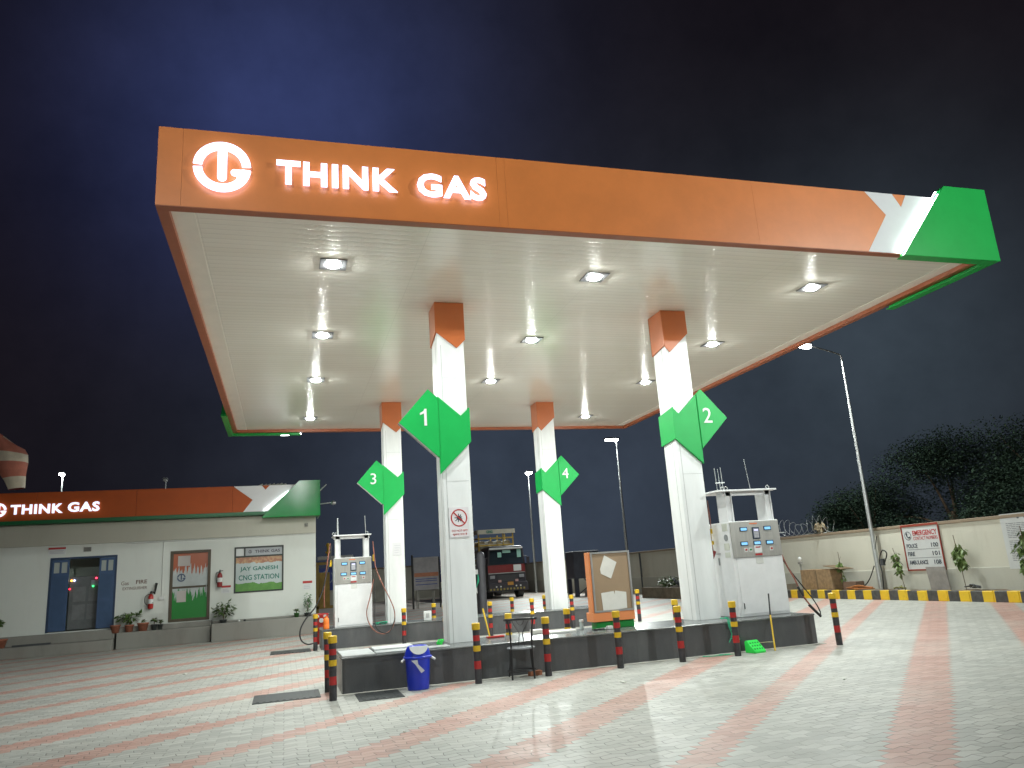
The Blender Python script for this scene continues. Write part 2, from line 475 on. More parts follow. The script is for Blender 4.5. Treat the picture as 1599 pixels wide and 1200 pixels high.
def logo_mb(r, depth):
    """round letter mark: split ring, stem and hooked bar, in XZ, facing -Y"""
    mb = MB(); n = 28; ri = .69
    def arc(a0, a1):
        for k in range(n):
            a, b = R(a0+(a1-a0)*k/n), R(a0+(a1-a0)*(k+1)/n)
            mb.prism([(r*math.cos(a), r*math.sin(a)), (r*math.cos(b), r*math.sin(b)), (r*ri*math.cos(b), r*ri*math.sin(b)), (r*ri*math.cos(a), r*ri*math.sin(a))], 'y', -depth/2, depth/2)
    arc(4, 176); arc(184, 355)
    st = [(-.16*r, .75*r), (-.16*r, -.42*r)]+[(.16*r*math.cos(R(a)), (-.42+.15*math.sin(R(a)))*r) for a in range(190, 351, 20)]+[(.16*r, -.42*r), (.16*r, .75*r)]
    mb.prism(st, 'y', -depth/2-.003, depth/2)
    bar = [(.80*r, -.085*r), (.42*r, -.085*r)]+[((.42+.12*math.cos(R(a)))*r, (-.205+.12*math.sin(R(a)))*r) for a in range(100, 271, 20)]+[(.42*r, -.325*r), (.52*r, -.33*r), (.50*r, -.48*r), (.64*r, -.46*r), (.80*r, -.25*r)]
    mb.prism(bar, 'y', -depth/2-.005, depth/2)
    return mb

# ================================================================== SETTING
g = MB(); g.add([(-120, -60, 0), (160, -60, 0), (160, 200, 0), (-120, 200, 0)], [(0, 1, 2, 3)])
struct(g.build('ground', M_soil))
g = MB(); g.add([(-24, -14, .004), (17.36, -14, .004), (17.36, 61.9, .004), (-24, 61.9, .004)], [(0, 1, 2, 3)])
struct(g.build('pavement', M_ground))
# painted kerb along the right side, bed of soil behind it
g = MB()
y = 2.85
while y < 24.8:
    g.box((17.35, y+.004, 0), (17.53, y+.731, .28+random.uniform(-.006, .006))); y += .735
struct(g.build('kerb', M_kerb, bevel=.012))
g = MB(); nx, ny = 4, 70
vs = [(17.53+.72*i/nx, -2+27*j/ny, .23+random.uniform(-.02, .05)) for j in range(ny+1) for i in range(nx+1)]
g.add(vs, [(j*(nx+1)+i, j*(nx+1)+i+1, (j+1)*(nx+1)+i+1, (j+1)*(nx+1)+i) for j in range(ny) for i in range(nx)], True)
struct(g.build('soil', M_soil))

# right boundary wall
wl = thing('boundary_wall', 'long cream plastered boundary wall with brown coping along the right side', 'wall', (18.25, 20, 0))
g = MB(); g.box((18.25, -2, 0), (18.45, 61.9, 2.08)); g.build('wall_face', M_wall, wl)
g = MB(); g.box((18.225, -2, 0), (18.252, 61.9, .84)); g.build('wall_foot', plaster('wall_foot_plaster', (.46, .46, .40), amount=.9), wl, bevel=.01)
g = MB(); g.box((18.21, -2, 2.08), (18.49, 61.9, 2.17)); g.build('coping', M_coping, wl, bevel=.01)
g = MB(); g.box((18.19, 38.4, .3), (18.248, 38.5, 2.1)); g.build('drain_pipe', M_dark, wl)
wb = thing('boundary_wall', 'far cream boundary wall closing the yard behind the truck', 'wall', (2, 62, 0))
g = MB(); g.box((-24, 61.95, 0), (18.24, 62.2, 2.45)); g.build('wall_face', M_wall, wb)
g = MB(); g.box((-24, 61.92, 2.45), (18.24, 62.23, 2.56)); g.build('coping', M_coping, wb)
# brown planter kerb further back
pk = thing('planter', 'low brown cement planter wall in front of the far right wall', 'planter', (15.9, 29, 0))
g = MB(); g.box((15.85, 25.2, 0), (16.0, 33.6, .46)); g.box((16.0, 33.45, 0), (18.24, 33.6, .46)); g.box((16.0, 25.2, 0), (18.24, 25.35, .46))
g.build('planter_wall', mat('planter_cement', (.20, .165, .12), .85, var=.3), pk)
g = MB()
vs = [(16.0+2.22*i/8, 25.35+8.1*j/24, .40+random.uniform(-.03, .05)) for j in range(25) for i in range(9)]
g.add(vs, [(j*9+i, j*9+i+1, (j+1)*9+i+1, (j+1)*9+i) for j in range(24) for i in range(8)], True); g.build('earth', M_soil, pk)

# ================================================================== CANOPY
cp = thing('canopy', 'big flat filling station canopy with orange fascia, green corners and lit white sign', 'canopy', (4.98, 16.9, 6.2))
X0, X1, Y0, Y1, Z0, Z1 = -1.56, 11.52, 9.40, 24.42, 6.22, 7.30
g = MB(); g.add([(X0+.14, Y0+.14, 6.29), (X1-.14, Y0+.14, 6.29), (X1-.14, Y1-.14, 6.29), (X0+.14, Y1-.14, 6.29), (X0+.14, Y0+.14, 6.34), (X1-.14, Y0+.14, 6.34), (X1-.14, Y1-.14, 6.34), (X0+.14, Y1-.14, 6.34)],
                [(0, 3, 2, 1), (4, 5, 6, 7), (0, 1, 5, 4), (1, 2, 6, 5), (2, 3, 7, 6), (3, 0, 4, 7)])
g.build('ceiling', M_soffit, cp)
g = MB(); g.box((X0+.14, Y0+.14, 6.284), (X0+.42, Y1-.14, 6.289)); g.box((X1-.40, Y0+.14, 6.284), (X1-.14, Y1-.14, 6.289)); g.build('ceiling_edge_panel', mat('edge_panel', (.86, .83, .75), .35, var=.04), cp)
g = MB(); g.box((X0+.1, Y0+.1, 7.02), (X1-.1, Y1-.1, 7.06)); g.build('roof_sheet', M_steel, cp)
# fascia panels; each run of panels has thin joints
def fascia_run(a, b, fix, side):
    segs = []; cuts = [a]; 
    if side == 'front': cuts += [X0+.29, 2.85, 2.97, 7.03, 9.02]
    else:
        k = a+2.95
        while k < b-.6: cuts.append(k); k += 2.95
    cuts.append(b)
    g = MB()
    for p, q in zip(cuts[:-1], cuts[1:]):
        if side in ('front', 'back'):
            d0, d1 = (fix, fix+.06) if side == 'front' else (fix-.06, fix)
            g.box((p+.0012, d0, Z0), (q-(.0012 if q != 9.02 else 0), d1, Z1))
        else:
            d0, d1 = (fix, fix+.06) if side == 'left' else (fix-.06, fix)
            g.box((d0, p+.003, Z0), (d1, q-.003, Z1))
    return g
fascia_run(X0, 9.02, Y0, 'front').build('fascia_panel', M_orange, cp)
# front end: orange arrow, white chevron, small orange wedge
yF = Y0
g = MB(); g.prism([(9.021, Z0), (9.021, Z1), (9.20, Z1), (9.55, 6.90), (9.06, Z0)], 'y', yF, yF+.06); g.build('fascia_arrow', M_orange, cp)
g = MB(); g.prism([(9.063, Z0), (9.553, 6.90), (9.203, Z1), (9.76, Z1), (9.90, 7.07), (10.04, Z1), (10.75, Z1), (X1-.01, Z1), (X1-.01, Z0)], 'y', yF, yF+.06); g.build('fascia_chevron', M_whitepanel, cp)
g = MB(); g.prism([(9.765, Z1), (10.035, Z1), (9.90, 7.078)], 'y', yF+.001, yF+.06); g.build('fascia_wedge', M_orange, cp)
fascia_run(Y0+.065, Y1, X0, 'left').build('fascia_panel', M_orange, cp, bevel=.003)
fascia_run(Y0+.065, Y1, X1, 'right').build('fascia_panel', M_orange, cp, bevel=.003)
fascia_run(X0+.07, X1-.07, Y1, 'back').build('fascia_panel', M_orange, cp, bevel=.003)
# bottom return of the fascia
g = MB(); g.box((X0+.003, Y0+.003, Z0-.012), (X1-.003, Y0+.14, Z0-.001)); g.box((X0+.003, Y1-.14, Z0-.012), (X1-.003, Y1-.003, Z0-.001))
g.box((X0+.003, Y0+.142, Z0-.012), (X0+.14, Y1-.142, Z0-.001)); g.box((X1-.14, Y0+.142, Z0-.012), (X1-.003, Y1-.142, Z0-.001))
g.box((X0+.13, Y0+.13, Z0-.001), (X0+.139, Y1-.13, 6.29)); g.box((X1-.139, Y0+.13, Z0-.001), (X1-.13, Y1-.13, 6.29))
g.box((X0+.14, Y0+.13, Z0-.001), (X1-.14, Y0+.139, 6.29)); g.box((X0+.14, Y1-.139, Z0-.001), (X1-.14, Y1-.13, 6.29))
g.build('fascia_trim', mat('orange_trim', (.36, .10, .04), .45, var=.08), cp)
# green corner boxes (front right and back left)
e = .13
gb = MB()
gb.prism([(10.76, 7.47), (X1+e, 7.47), (X1+e, 6.14), (9.64, 6.14)], 'y', Y0-e, Y0-.002)
gb.prism([(Y0-e+.004, 7.468), (Y0+1.25, 7.468), (Y0+2.35, 6.142), (Y0-e+.004, 6.142)], 'x', X1+.002, X1+e-.002)
gb.prism([(9.66, Y0-e+.004), (X1+e-.004, Y0-e+.004), (X1+e-.004, Y0+2.33), (X1-.06, Y0+2.33), (X1-.06, Y0+.07), (9.66, Y0+.07)], 'z', 6.137, 6.15)
o = gb.build('green_corner', M_green, cp, bevel=.004)
gb = MB()
gb.prism([(.72-.9, 7.47), (X0-e, 7.47), (X0-e, 6.14), (.45, 6.14)], 'y', Y1+.002, Y1+e)
gb.prism([(Y1+e-.004, 7.468), (Y1-1.2, 7.468), (Y1-2.9, 6.142), (Y1+e-.004, 6.142)], 'x', X0-e+.002, X0-.002)
gb.prism([(.43, Y1+e-.004), (X0-e+.004, Y1+e-.004), (X0-e+.004, Y1-2.88), (X0+.04, Y1-2.88), (X0+.04, Y1-.06), (.43, Y1-.06)], 'z', 6.137, 6.15)
gb.build('green_corner', M_green, cp, bevel=.004)
# led strips along the slanting edges
def strip(p, q, w, y0, y1, name='led_strip', parent=cp, mt=M_led):
    d = Vector((q[0]-p[0], 0, q[1]-p[1])).normalized(); nrm = Vector((-d.z, 0, d.x))*w
    g = MB(); g.prism([(p[0], p[1]), (q[0], q[1]), (q[0]+nrm.x, q[1]+nrm.z), (p[0]+nrm.x, p[1]+nrm.z)], 'y', y0, y1); return g.build(name, mt, parent)
strip((9.655, 6.20), (10.66, 7.385), .016, Y0-.05, Y0-.035, mt=mat('led_strip_bright', (.9, .9, .9), .5, emit=(.93, .97, 1), estr=26))
g = MB(); g.prism([(Y1-1.32, 7.3), (Y1-1.36, 7.3), (Y1-2.86, 6.16), (Y1-2.82, 6.16)], 'x', X0-.06, X0-.04); g.build('led_strip', M_led, cp)
g = MB(); g.box((.42, Y1+.03, 6.16), (.46, Y1+.06, 6.2)); g.box((-.15, Y1+.02, 6.127), (.1, Y1+.06, 6.136)); g.build('led_strip', M_led, cp)
# sign: ring mark and letters, standing off the fascia
ls = logo_mb(.345, .022); ls.xf(at(-.79, Y0-.075, 6.76)); ls.build('logo_sign', M_lit, cp)
t = text_mb('THINK', 1.56, .335, .022, bold=.035, sp=1.10); t.xf(at(.645, Y0-.075, 6.757)); t.build('sign_letters', M_lit, cp)
t = text_mb('GAS', .97, .345, .022, bold=.035, sp=1.10); t.xf(at(2.175, Y0-.075, 6.735)); t.build('sign_letters', M_lit, cp)
for gx, gz in ((-1.15, 6.35), (3.35, 7.2), (6.1, 6.3)):
    pass

# downlights
XS, YS = (.68, 4.98, 9.30), (11.15, 14.68, 18.15, 22.6)
cname = {0: 'left', 1: 'middle', 2: 'right'}; rname = ('front', 'second', 'third', 'rear')
first = None
def lamp_data(name, watts, size, shape='DISK', spread=180, col=(.93, 1, .955)):
    L = bpy.data.lights.new(name, 'AREA'); L.shape = shape; L.size = size; L.energy = watts; L.color = col; L.spread = R(spread); return L
LD = lamp_data('downlight', W_CANOPY, .20, spread=165)
for j, yy in enumerate(YS):
    for i, xx in enumerate(XS):
        lab = 'square recessed canopy downlight, %s one in the %s row from the fascia sign' % (cname[i], rname[j])
        if first is None:
            first = o = thing('ceiling_light', lab, 'light', (xx, yy, 6.29), 0, 'recessed canopy downlights')
            g = MB(); g.box((xx-.20, yy-.20, 6.272), (xx-.105, yy+.20, 6.284)); g.box((xx+.105, yy-.20, 6.272), (xx+.20, yy+.20, 6.284))
            g.box((xx-.104, yy-.20, 6.272), (xx+.104, yy-.105, 6.284)); g.box((xx-.104, yy+.105, 6.272), (xx+.104, yy+.20, 6.284)); g.build('frame', M_frame, o)
            g = MB(); g.lathe([(.001, -.052), (.05, -.05), (.085, -.042), (.10, -.028), (.10, -.006)], (xx, yy, 6.29), n=24); g.build('lens', M_lens, o)
            g = MB(); g.box((xx-.103, yy-.103, 6.285), (xx+.103, yy+.103, 6.289)); g.build('reflector', mat('reflector', (.7, .7, .7), .3, metal=.6), o)
        else:
            o = copy_tree(first); o.location = (xx, yy, 6.29); o['label'] = lab
        l = bpy.data.objects.new('downlight_lamp', LD); C.objects.link(l); l.location = (xx, yy, 6.232)
# small sprinkler studs in the ceiling
# ================================================================== COLUMNS
W_, D_ = .48, .50
def column(cx, cy, zb, num, label, flip):
    o = thing('column', label, 'column', (cx+W_/2, cy+D_/2, zb), 0, 'canopy columns')
    g = MB(); g.box((cx, cy, zb), (cx+W_, cy+D_, 6.288)); g.build('shaft', M_column, o, bevel=.006)
    # joints of the cladding: a recessed-looking seam strip on the left and front faces
    g = MB(); g.box((cx-.0035, cy+.15, zb+.002), (cx-.0005, cy+.156, 5.7)); g.box((cx+.06, cy-.0035, zb+.002), (cx+.066, cy-.0005, 5.5))
    g.box((cx+.07, cy-.003, 3.1), (cx+W_-.03, cy-.0005, 3.104)); g.box((cx+.07, cy-.003, 4.9), (cx+W_-.03, cy-.0005, 4.904))
    g.build('cladding_joint', mat('joint_grey', (.36, .37, .37), .6), o)
    tk = .025
    def sx(u): return cx+u if not flip else cx+W_-u          # u measured from the flag side
    capf = [(sx(-tk), 6.287), (sx(W_+tk), 6.287), (sx(W_+tk), 5.60), (sx(W_-.13), 5.445), (sx(.0), 5.72 if not flip else 5.83), (sx(-tk), 5.74 if not flip else 5.85)]
    if flip: capf = [(sx(-tk), 6.287), (sx(W_+tk), 6.287), (sx(W_+tk), 5.575), (sx(W_-.08), 5.445), (sx(-tk), 5.83)]
    g = MB(); g.prism(capf, 'y', cy-tk, cy-.001)
    ya, yb = cy-.001, cy+D_+tk
    zl = (5.72, 5.60) if not flip else (5.575, 5.50)
    g.prism([(ya, 6.287), (yb, 6.287), (yb, zl[1]), (ya, zl[0])], 'x', cx-tk, cx-.001)
    g.prism([(ya, 6.287), (yb, 6.287), (yb, 5.7), (ya, 5.60 if not flip else 5.83)], 'x', cx+W_+.001, cx+W_+tk)
    g.prism([(cx-tk, 6.287), (cx+W_+tk, 6.287), (cx+W_+tk, 5.7), (cx+W_/2, 5.45), (cx-tk, zl[1])], 'y', cy+D_+.001, cy+D_+tk-.0005)
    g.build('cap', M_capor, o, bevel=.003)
    # green number sign: band round the shaft and a diamond flag to the side
    dz = 0
    band = [(sx(-.04), 4.56), (sx(.35), 4.22), (sx(W_+.03), 4.36), (sx(W_+.03), 3.76), (sx(-.04), 3.22)] if not flip else \
           [(sx(-.02), 4.60), (sx(.38), 4.225), (sx(W_+.03), 4.36), (sx(W_+.03), 3.76), (sx(-.02), 3.28)]
    s_ = o
    g = MB(); g.prism(band, 'y', cy-.055, cy-.002)
    side = [(cy-.0545, 4.36), (cy+D_+.03, 4.28), (cy+D_+.03, 3.70), (cy-.0545, 3.76)]
    if flip: g.prism(side, 'x', cx-.032, cx-.002)
    else: g.prism(side, 'x', cx+W_+.002, cx+W_+.032)
    g.build('sign_band', M_greensign, o, bevel=.003)
    fl = [(sx(-.21), 4.68), (sx(-.72), 4.10), (sx(-.085), 3.52), (sx(-.042), 3.50), (sx(-.042), 4.53)] if not flip else \
         [(sx(-.12), 4.70), (sx(-.62), 4.14), (sx(-.022), 3.56), (sx(-.022), 4.60)]
    g = MB(); g.prism(fl, 'y', cy-.075, cy-.005); fo = g.build('number_flag', M_greensign, o, bevel=.004)
    if not flip:
        p, q = Vector((sx(-.72), 0, 4.10)), Vector((sx(-.085), 0, 3.52)); d_ = (q-p).normalized(); nn = Vector((d_.z, 0, -d_.x))*.014
        g = MB(); g.prism([(p.x, p.z), (p.x+nn.x, p.z+nn.z), (q.x+nn.x, q.z+nn.z), (q.x, q.z)], 'y', cy-.07, cy+.03); g.build('flag_edge', M_alu, fo)
    t = text_mb(num, None, .29, .006, bold=.004)
    if num == '1': t = MB().prism([(.01, -.145), (.055, -.145), (.055, .145), (.02, .145), (.0, .105), (-.06, .072), (-.06, .035), (.01, .068)], 'y', -.003, .003)
    nx_ = sx(-.30) if not flip else sx(-.20)
    t.xf(at(nx_, cy-.080, 4.19)); t.build('numeral', M_sigwhite, fo)
    return o
c1 = column(2.536, 12.663, .505, '1', 'front left white column with green diamond sign 1 and a no spitting notice', False)
c2 = column(6.98, 12.663, .505, '2', 'front right white column with green diamond sign 2', True)
c3 = column(2.536, 20.568, .483, '3', 'rear left white column with green diamond sign 3, by the left dispenser', False)
c4 = column(6.98, 20.568, .483, '4', 'rear right white column with green diamond sign 4', True)
# aluminium edge on the flag's lower side of columns 1 and 3
# ------------------------------------------------------------------ islands
def island(x0, x1, y0, y1, h, label):
    o = thing('island', label, 'pump island', ((x0+x1)/2, y0, 0), 0, 'raised pump islands')
    g = MB(); g.box((x0, y0, 0), (x1, y1, h-.03)); g.build('plinth', M_granite, o, bevel=.006)
    g = MB(); g.box((x0-.012, y0-.012, h-.03), (x1+.012, y1+.012, h)); g.build('top_slab', mat('island_top', (.14, .15, .15), .25, var=.3, scale=3), o, bevel=.008)
    g = MB()
    for a, b in (((x0-.10, y0-.10), (x1+.10, y0-.002)), ((x0-.10, y0), (x0-.002, y1)), ((x1+.002, y0), (x1+.10, y1)), ((x0-.10, y1+.002), (x1+.10, y1+.10))):
        g.box((a[0], a[1], 0), (b[0], b[1], .016))
    g.build('cement_skirt', M_cement, o, bevel=.006)
    return o
i1 = island(.80, 8.85, 11.93, 13.27, .507, 'front raised pump island faced in dark granite')
i2 = island(.86, 8.95, 20.10, 21.35, .485, 'rear raised pump island faced in dark granite')
g = MB(); g.box((.797, 11.915, .02), (.786, 13.24, .47)); g.build('end_slab', mat('pale_granite', (.45, .46, .44), .4, var=.1), i1)
def slab(name, x0, x1, y0, y1, z, h, mt, lab, cat='slab', rot=0):
    cx, cy = (x0+x1)/2, (y0+y1)/2
    g = MB(); g.obox((0, 0, h/2), (x1-x0, y1-y0, h), Matrix.Identity(3)); o = g.build(name, mt, None, bevel=.004)
    o.location = (cx, cy, z); o.rotation_euler = (0, 0, rot); return tag(o, lab, cat)
M_marble = mat('marble', (.52, .54, .54), .3, var=.12, scale=5)
slab('stone_slab', .80, 1.28, 11.93, 12.96, .508, .02, M_marble, 'pale grey stone slab at the left end of the front island')
slab('stone_slab', 1.32, 1.95, 12.5, 13.05, .508, .03, mat('marble_white', (.66, .68, .68), .3, var=.08), 'thin white stone slab lying left of column 1')
slab('stone_slab', 1.30, 2.42, 12.05, 12.35, .508, .018, M_marble, 'narrow pale slab on the front island behind the blue bin')
slab('stone_slab', 4.25, 4.72, 12.7, 13.0, .508, .03, mat('white_tile', (.72, .72, .68), .4, var=.06), 'white tile lying on the front island left of the bottle')
slab('stone_slab', 4.05, 4.25, 13.0, 13.2, .508, .06, mat('white_tile2', (.68, .66, .6), .5, var=.1), 'small white block on the front island behind the chair')

# ------------------------------------------------------------------ bollards
B_MAT = band_material('bollard_paint', [(.755, .86, (.68, .42, .02)), (.60, .68, (.42, .02, .02)), (.455, .535, (.68, .42, .02)), (.21, .32, (.42, .02, .02))], .42)
bfirst = None
def bollard(x, y, lab, h=.845):
    global bfirst
    if bfirst is None:
        o = thing('bollard', lab, 'bollard', (x, y, 0), 0, 'striped steel bollards round the pump islands')
        g = MB(); g.cyl((0, 0, 0), (0, 0, .76), .052, n=20); g.build('post', B_MAT, o, local=True)
        g = MB(); g.cyl((0, 0, .76), (0, 0, .845), .062, n=20); g.lathe([(.062, .845), (.055, .853), (.001, .857)]); g.cyl((0, 0, .46), (0, 0, .535), .056, n=20); g.build('reflective_collar', M_yellow, o, local=True, bevel=.003)
        bfirst = o
    else:
        o = copy_tree(bfirst); o.location = (x, y, 0); o['label'] = lab
    o.rotation_euler = (random.uniform(-.012, .012), random.uniform(-.012, .012), random.uniform(0, 6))
    return o
for x, y, lab in [(.64, 11.46, 'striped bollard at the near left corner of the front island'),
                  (.625, 12.40, 'striped bollard just behind the one at the near left corner of the front island'),
                  (2.72, 11.58, 'striped bollard between the blue bin and the black chair'),
                  (3.81, 11.60, 'striped bollard right of the black chair, next to the loose brick'),
                  (4.98, 11.58, 'striped bollard in front of the brown notice board'),
                  (6.02, 11.53, 'striped bollard in front of column 2'),
                  (7.01, 11.52, 'striped bollard with a green rope beside it, left of the wheel chock'),
                  (8.95, 11.50, 'lone striped bollard off the right end of the front island'),
                  (8.98, 13.45, 'striped bollard behind the hoses at the right end of the front island'),
                  (3.74, 13.46, 'striped bollard seen through the back of the black chair'),
                  (4.83, 13.46, 'striped bollard behind the front island, left of the notice board'),
                  (6.99, 13.46, 'striped bollard half hidden at the left edge of column 2'),
                  (.72, 20.25, 'striped bollard by the left end of the rear island and the building'),
                  (2.83, 19.80, 'striped bollard in front of the foot of column 3'),
                  (3.86, 19.80, 'striped bollard showing past the left edge of column 1'),
                  (5.05, 19.80, 'striped bollard right of column 1 beside the yellow mop handle'),
                  (6.18, 19.80, 'striped bollard in front of the rear island, left of column 4'),
                  (7.36, 20.0, 'striped bollard at the right edge of column 4'),
                  (9.38, 20.2, 'striped bollard right of the notice board, off the end of the rear island'),
                  (3.92, 21.6, 'striped bollard behind the rear island near the red lettered sign'),
                  (6.15, 21.6, 'striped bollard behind the rear island, below the truck'),
                  (7.12, 21.6, 'striped bollard just left of the foot of column 4')]:
    bollard(x, y, lab)

# ------------------------------------------------------------------ dispensers
def dispenser(x0, x1, y0, y1, zb, label, wide):
    o = thing('dispenser', label, 'dispenser', ((x0+x1)/2, y0, zb), 0, 'gas dispensers')
    zt = 2.18; xm = (x0+x1)/2; w = x1-x0
    g = MB(); g.box((x0, y0, zb), (x1, y1, zt)); g.build('cabinet', M_white, o, bevel=.012)
    g = MB(); g.box((x0+.07, y0-.012, zb+.05), (x1-.03, y0-.001, 1.52)); g.build('lower_door', M_white, o, bevel=.003)
    pn = MB(); pn.box((x0+.02, y0-.022, 1.535), (x1-.012, y0-.001, zt-.012)); pf = pn.build('control_panel', M_brushed, o, bevel=.002)
    px = lambda u: x0+w*u
    def disp(u, z, dw=.155, dh=.075):
        g = MB(); g.box((px(u)-dw/2, y0-.034, z-dh/2), (px(u)+dw/2, y0-.023, z+dh/2)); d = g.build('display', M_bezel, o, bevel=.003)
        g = MB(); g.box((px(u)-dw/2+.016, y0-.037, z-dh/2+.014), (px(u)+dw/2-.016, y0-.0342, z+dh/2-.014)); g.build('screen', M_screen, d)
    disp(.27, 2.03); disp(.75, 2.03); disp(.25, 1.775); disp(.51, 1.775); disp(.76, 1.775)
    g = MB(); g.box((px(.51)-.075, y0-.036, 1.845), (px(.51)+.075, y0-.023, 2.055)); k = g.build('keypad', M_bezel, o, bevel=.004)
    g = MB(); g.box((px(.51)-.056, y0-.040, 1.865), (px(.51)+.056, y0-.0362, 2.035)); g.build('key_plate', mat('keys', (.28, .29, .34), .4), k)
    g = MB(); g.box((px(.51)-.04, y0-.043, 1.99), (px(.51)+.04, y0-.0402, 2.022)); g.build('key_screen', mat('key_screen', (.3, .3, .5), .3, emit=(.75, .75, 1), estr=.8), k)
    g = MB()
    for rr_ in range(4):
        for cc in range(3): g.box((px(.51)-.042+cc*.030, y0-.044, 1.875+rr_*.027), (px(.51)-.020+cc*.030, y0-.0402, 1.892+rr_*.027))
    g.build('keys', mat('key_caps', (.55, .55, .58), .5), k)
    t = text_mb('·····', .16, .02, .002); 
    g = MB(); g.box((px(.49)-.09, y0-.025, 2.112), (px(.49)+.07, y0-.0225, 2.135)); g.build('maker_plate', mat('orange_plate', (.7, .2, .08), .4), o)
    for u, mt in ((.27, M_red), (.36, mat('green_button', (.01, .25, .06), .4)), (.78, M_red)):
        g = MB(); g.box((px(u)-.035, y0-.026, 1.625), (px(u)+.035, y0-.0225, 1.70)); pl = g.build('button_plate', M_offwhite, o)
        g = MB(); g.cyl((px(u), y0-.045, 1.665), (px(u), y0-.026, 1.665), .017, n=12); g.build('button', mt, pl)
    g = MB(); g.box((px(.51)-.075, y0-.030, 1.60), (px(.51)+.075, y0-.0235, 1.735)); n = g.build('warning_label', M_sigwhite, o)
    t = text_mb('· · ·', .1, .01, .002)
    g = MB(); g.box((px(.51)-.072, y0-.034, 1.555), (px(.51)+.072, y0-.031, 1.588)); g.box((px(.51)-.05, y0-.033, 1.69), (px(.51)+.05, y0-.0305, 1.71)); g.build('red_lettering', M_redsign, n)
    g = MB(); g.box((px(.52)-.075, y0-.016, 1.41), (px(.52)+.075, y0-.0125, 1.52)); g.build('receipt_plate', mat('receipt', (.62, .63, .6), .5), o, bevel=.002)
    g = MB(); g.cyl((px(.10), y0-.02, zb+.14), (px(.10), y0-.02, zb+.24), .008, n=8); g.build('handle', M_black, o)
    # head frame: two channel posts with a plate across
    pw = .13
    zt2 = 2.72
    ym = y0+.34
    for a in (x0+.03, x1-pw-.05):
        g = MB()
        g.box((a, y0+.03, zt), (a+.012, ym, zt2)); g.box((a+pw-.012, y0+.03, zt), (a+pw, ym, zt2)); g.box((a+.012, y0+.06, zt), (a+pw-.012, y0+.072, zt2))
        g.box((a+.012, ym-.02, zt), (a+pw-.012, ym-.008, zt2)); g.build('head_post', M_white, o)
    g = MB(); g.box((x0-.02-wide, y0-.05, zt2+.001), (x1+.01+wide*.2, y1+.06, zt2+.032)); g.build('head_plate', M_white, o, bevel=.006)
    g = MB(); g.box((x0+.0, y0+.06, zt2-.07), (x1-.03, y0+.10, zt2)); g.build('head_beam', M_white, o)
    g = MB()
    for a in (x0+.06, x1-.10, x0-.01):
        pts = [(a+.03*math.cos(R(k)), y0+.02, zt2+.035+.03+.03*math.sin(R(k))) for k in range(-60, 241, 25)]
        g.tube(pts, .008, n=6, smoothpts=2)
    g.build('lifting_eye', M_steel, o)
    return o
d2 = dispenser(7.70, 8.74, 12.42, 13.10, .507, 'white gas dispenser on the right end of the front island', .16)
d1 = dispenser(1.19, 2.12, 20.32, 20.95, .485, 'white gas dispenser on the left end of the rear island', .0)
g = MB(); 
for a in (7.86, 7.93, 7.99): g.cyl((a, 12.9, 2.75), (a-.01, 12.9, 3.22+random.uniform(-.03, .04)), .007, n=6)
g.box((7.84, 12.89, 2.93), (8.03, 12.91, 2.95)); g.cyl((8.58, 12.9, 2.75), (8.52, 12.9, 3.38), .006, n=6); g.build('vent_pipe', M_steel, d2)
g = MB(); g.cyl((1.30, 20.6, 2.75), (1.30, 20.6, 3.2), .028, .018, n=8); g.cyl((2.02, 20.6, 2.75), (2.0, 20.6, 3.24), .010, n=6); g.build('vent_pipe', M_steel, d1)
# side labels of dispenser 2 (left face) and pipe work
g = MB()
for k, (ya, za, zb_) in enumerate(((12.47, 2.02, 2.15), (12.47, 1.68, 1.80), (12.47, 1.55, 1.64))): g.box((7.692, ya, za), (7.699, ya+.17, zb_))
g.build('side_label', mat('side_label', (.60, .62, .55), .5, var=.1), d2)
g = MB(); g.cyl((7.69, 12.55, 1.9), (7.699, 12.55, 1.9), .06, n=16, smooth=False); g.box((7.69, 12.80, 1.62), (7.699, 12.95, 1.63)); g.box((7.69, 12.86, 1.42), (7.699, 12.90, 1.55)); g.build('gauge', mat('gauge', (.25, .27, .28), .4), d2)
g = MB(); g.tube([(7.60, 12.95, 2.62), (7.60, 12.9, 2.4), (7.58, 12.9, 2.1), (7.60, 12.9, 1.85), (7.62, 12.92, 1.6)], .012)
g.tube([(7.65, 12.95, 2.62), (7.64, 12.92, 2.2), (7.61, 12.92, 1.9)], .009); g.build('supply_hose', M_hosered, d2)
g = MB(); g.box((7.58, 12.88, 2.0), (7.64, 12.94, 2.09)); g.box((7.57, 12.88, 1.80), (7.64, 12.95, 1.87)); g.box((7.56, 12.9, 1.9), (7.62, 12.96, 2.06)); g.build('valve', M_yellow, d2, bevel=.008)
g = MB(); g.cyl((7.57, 12.9, 1.55), (7.64, 12.9, 1.68), .03, n=10); g.build('nozzle', M_dred, d2)
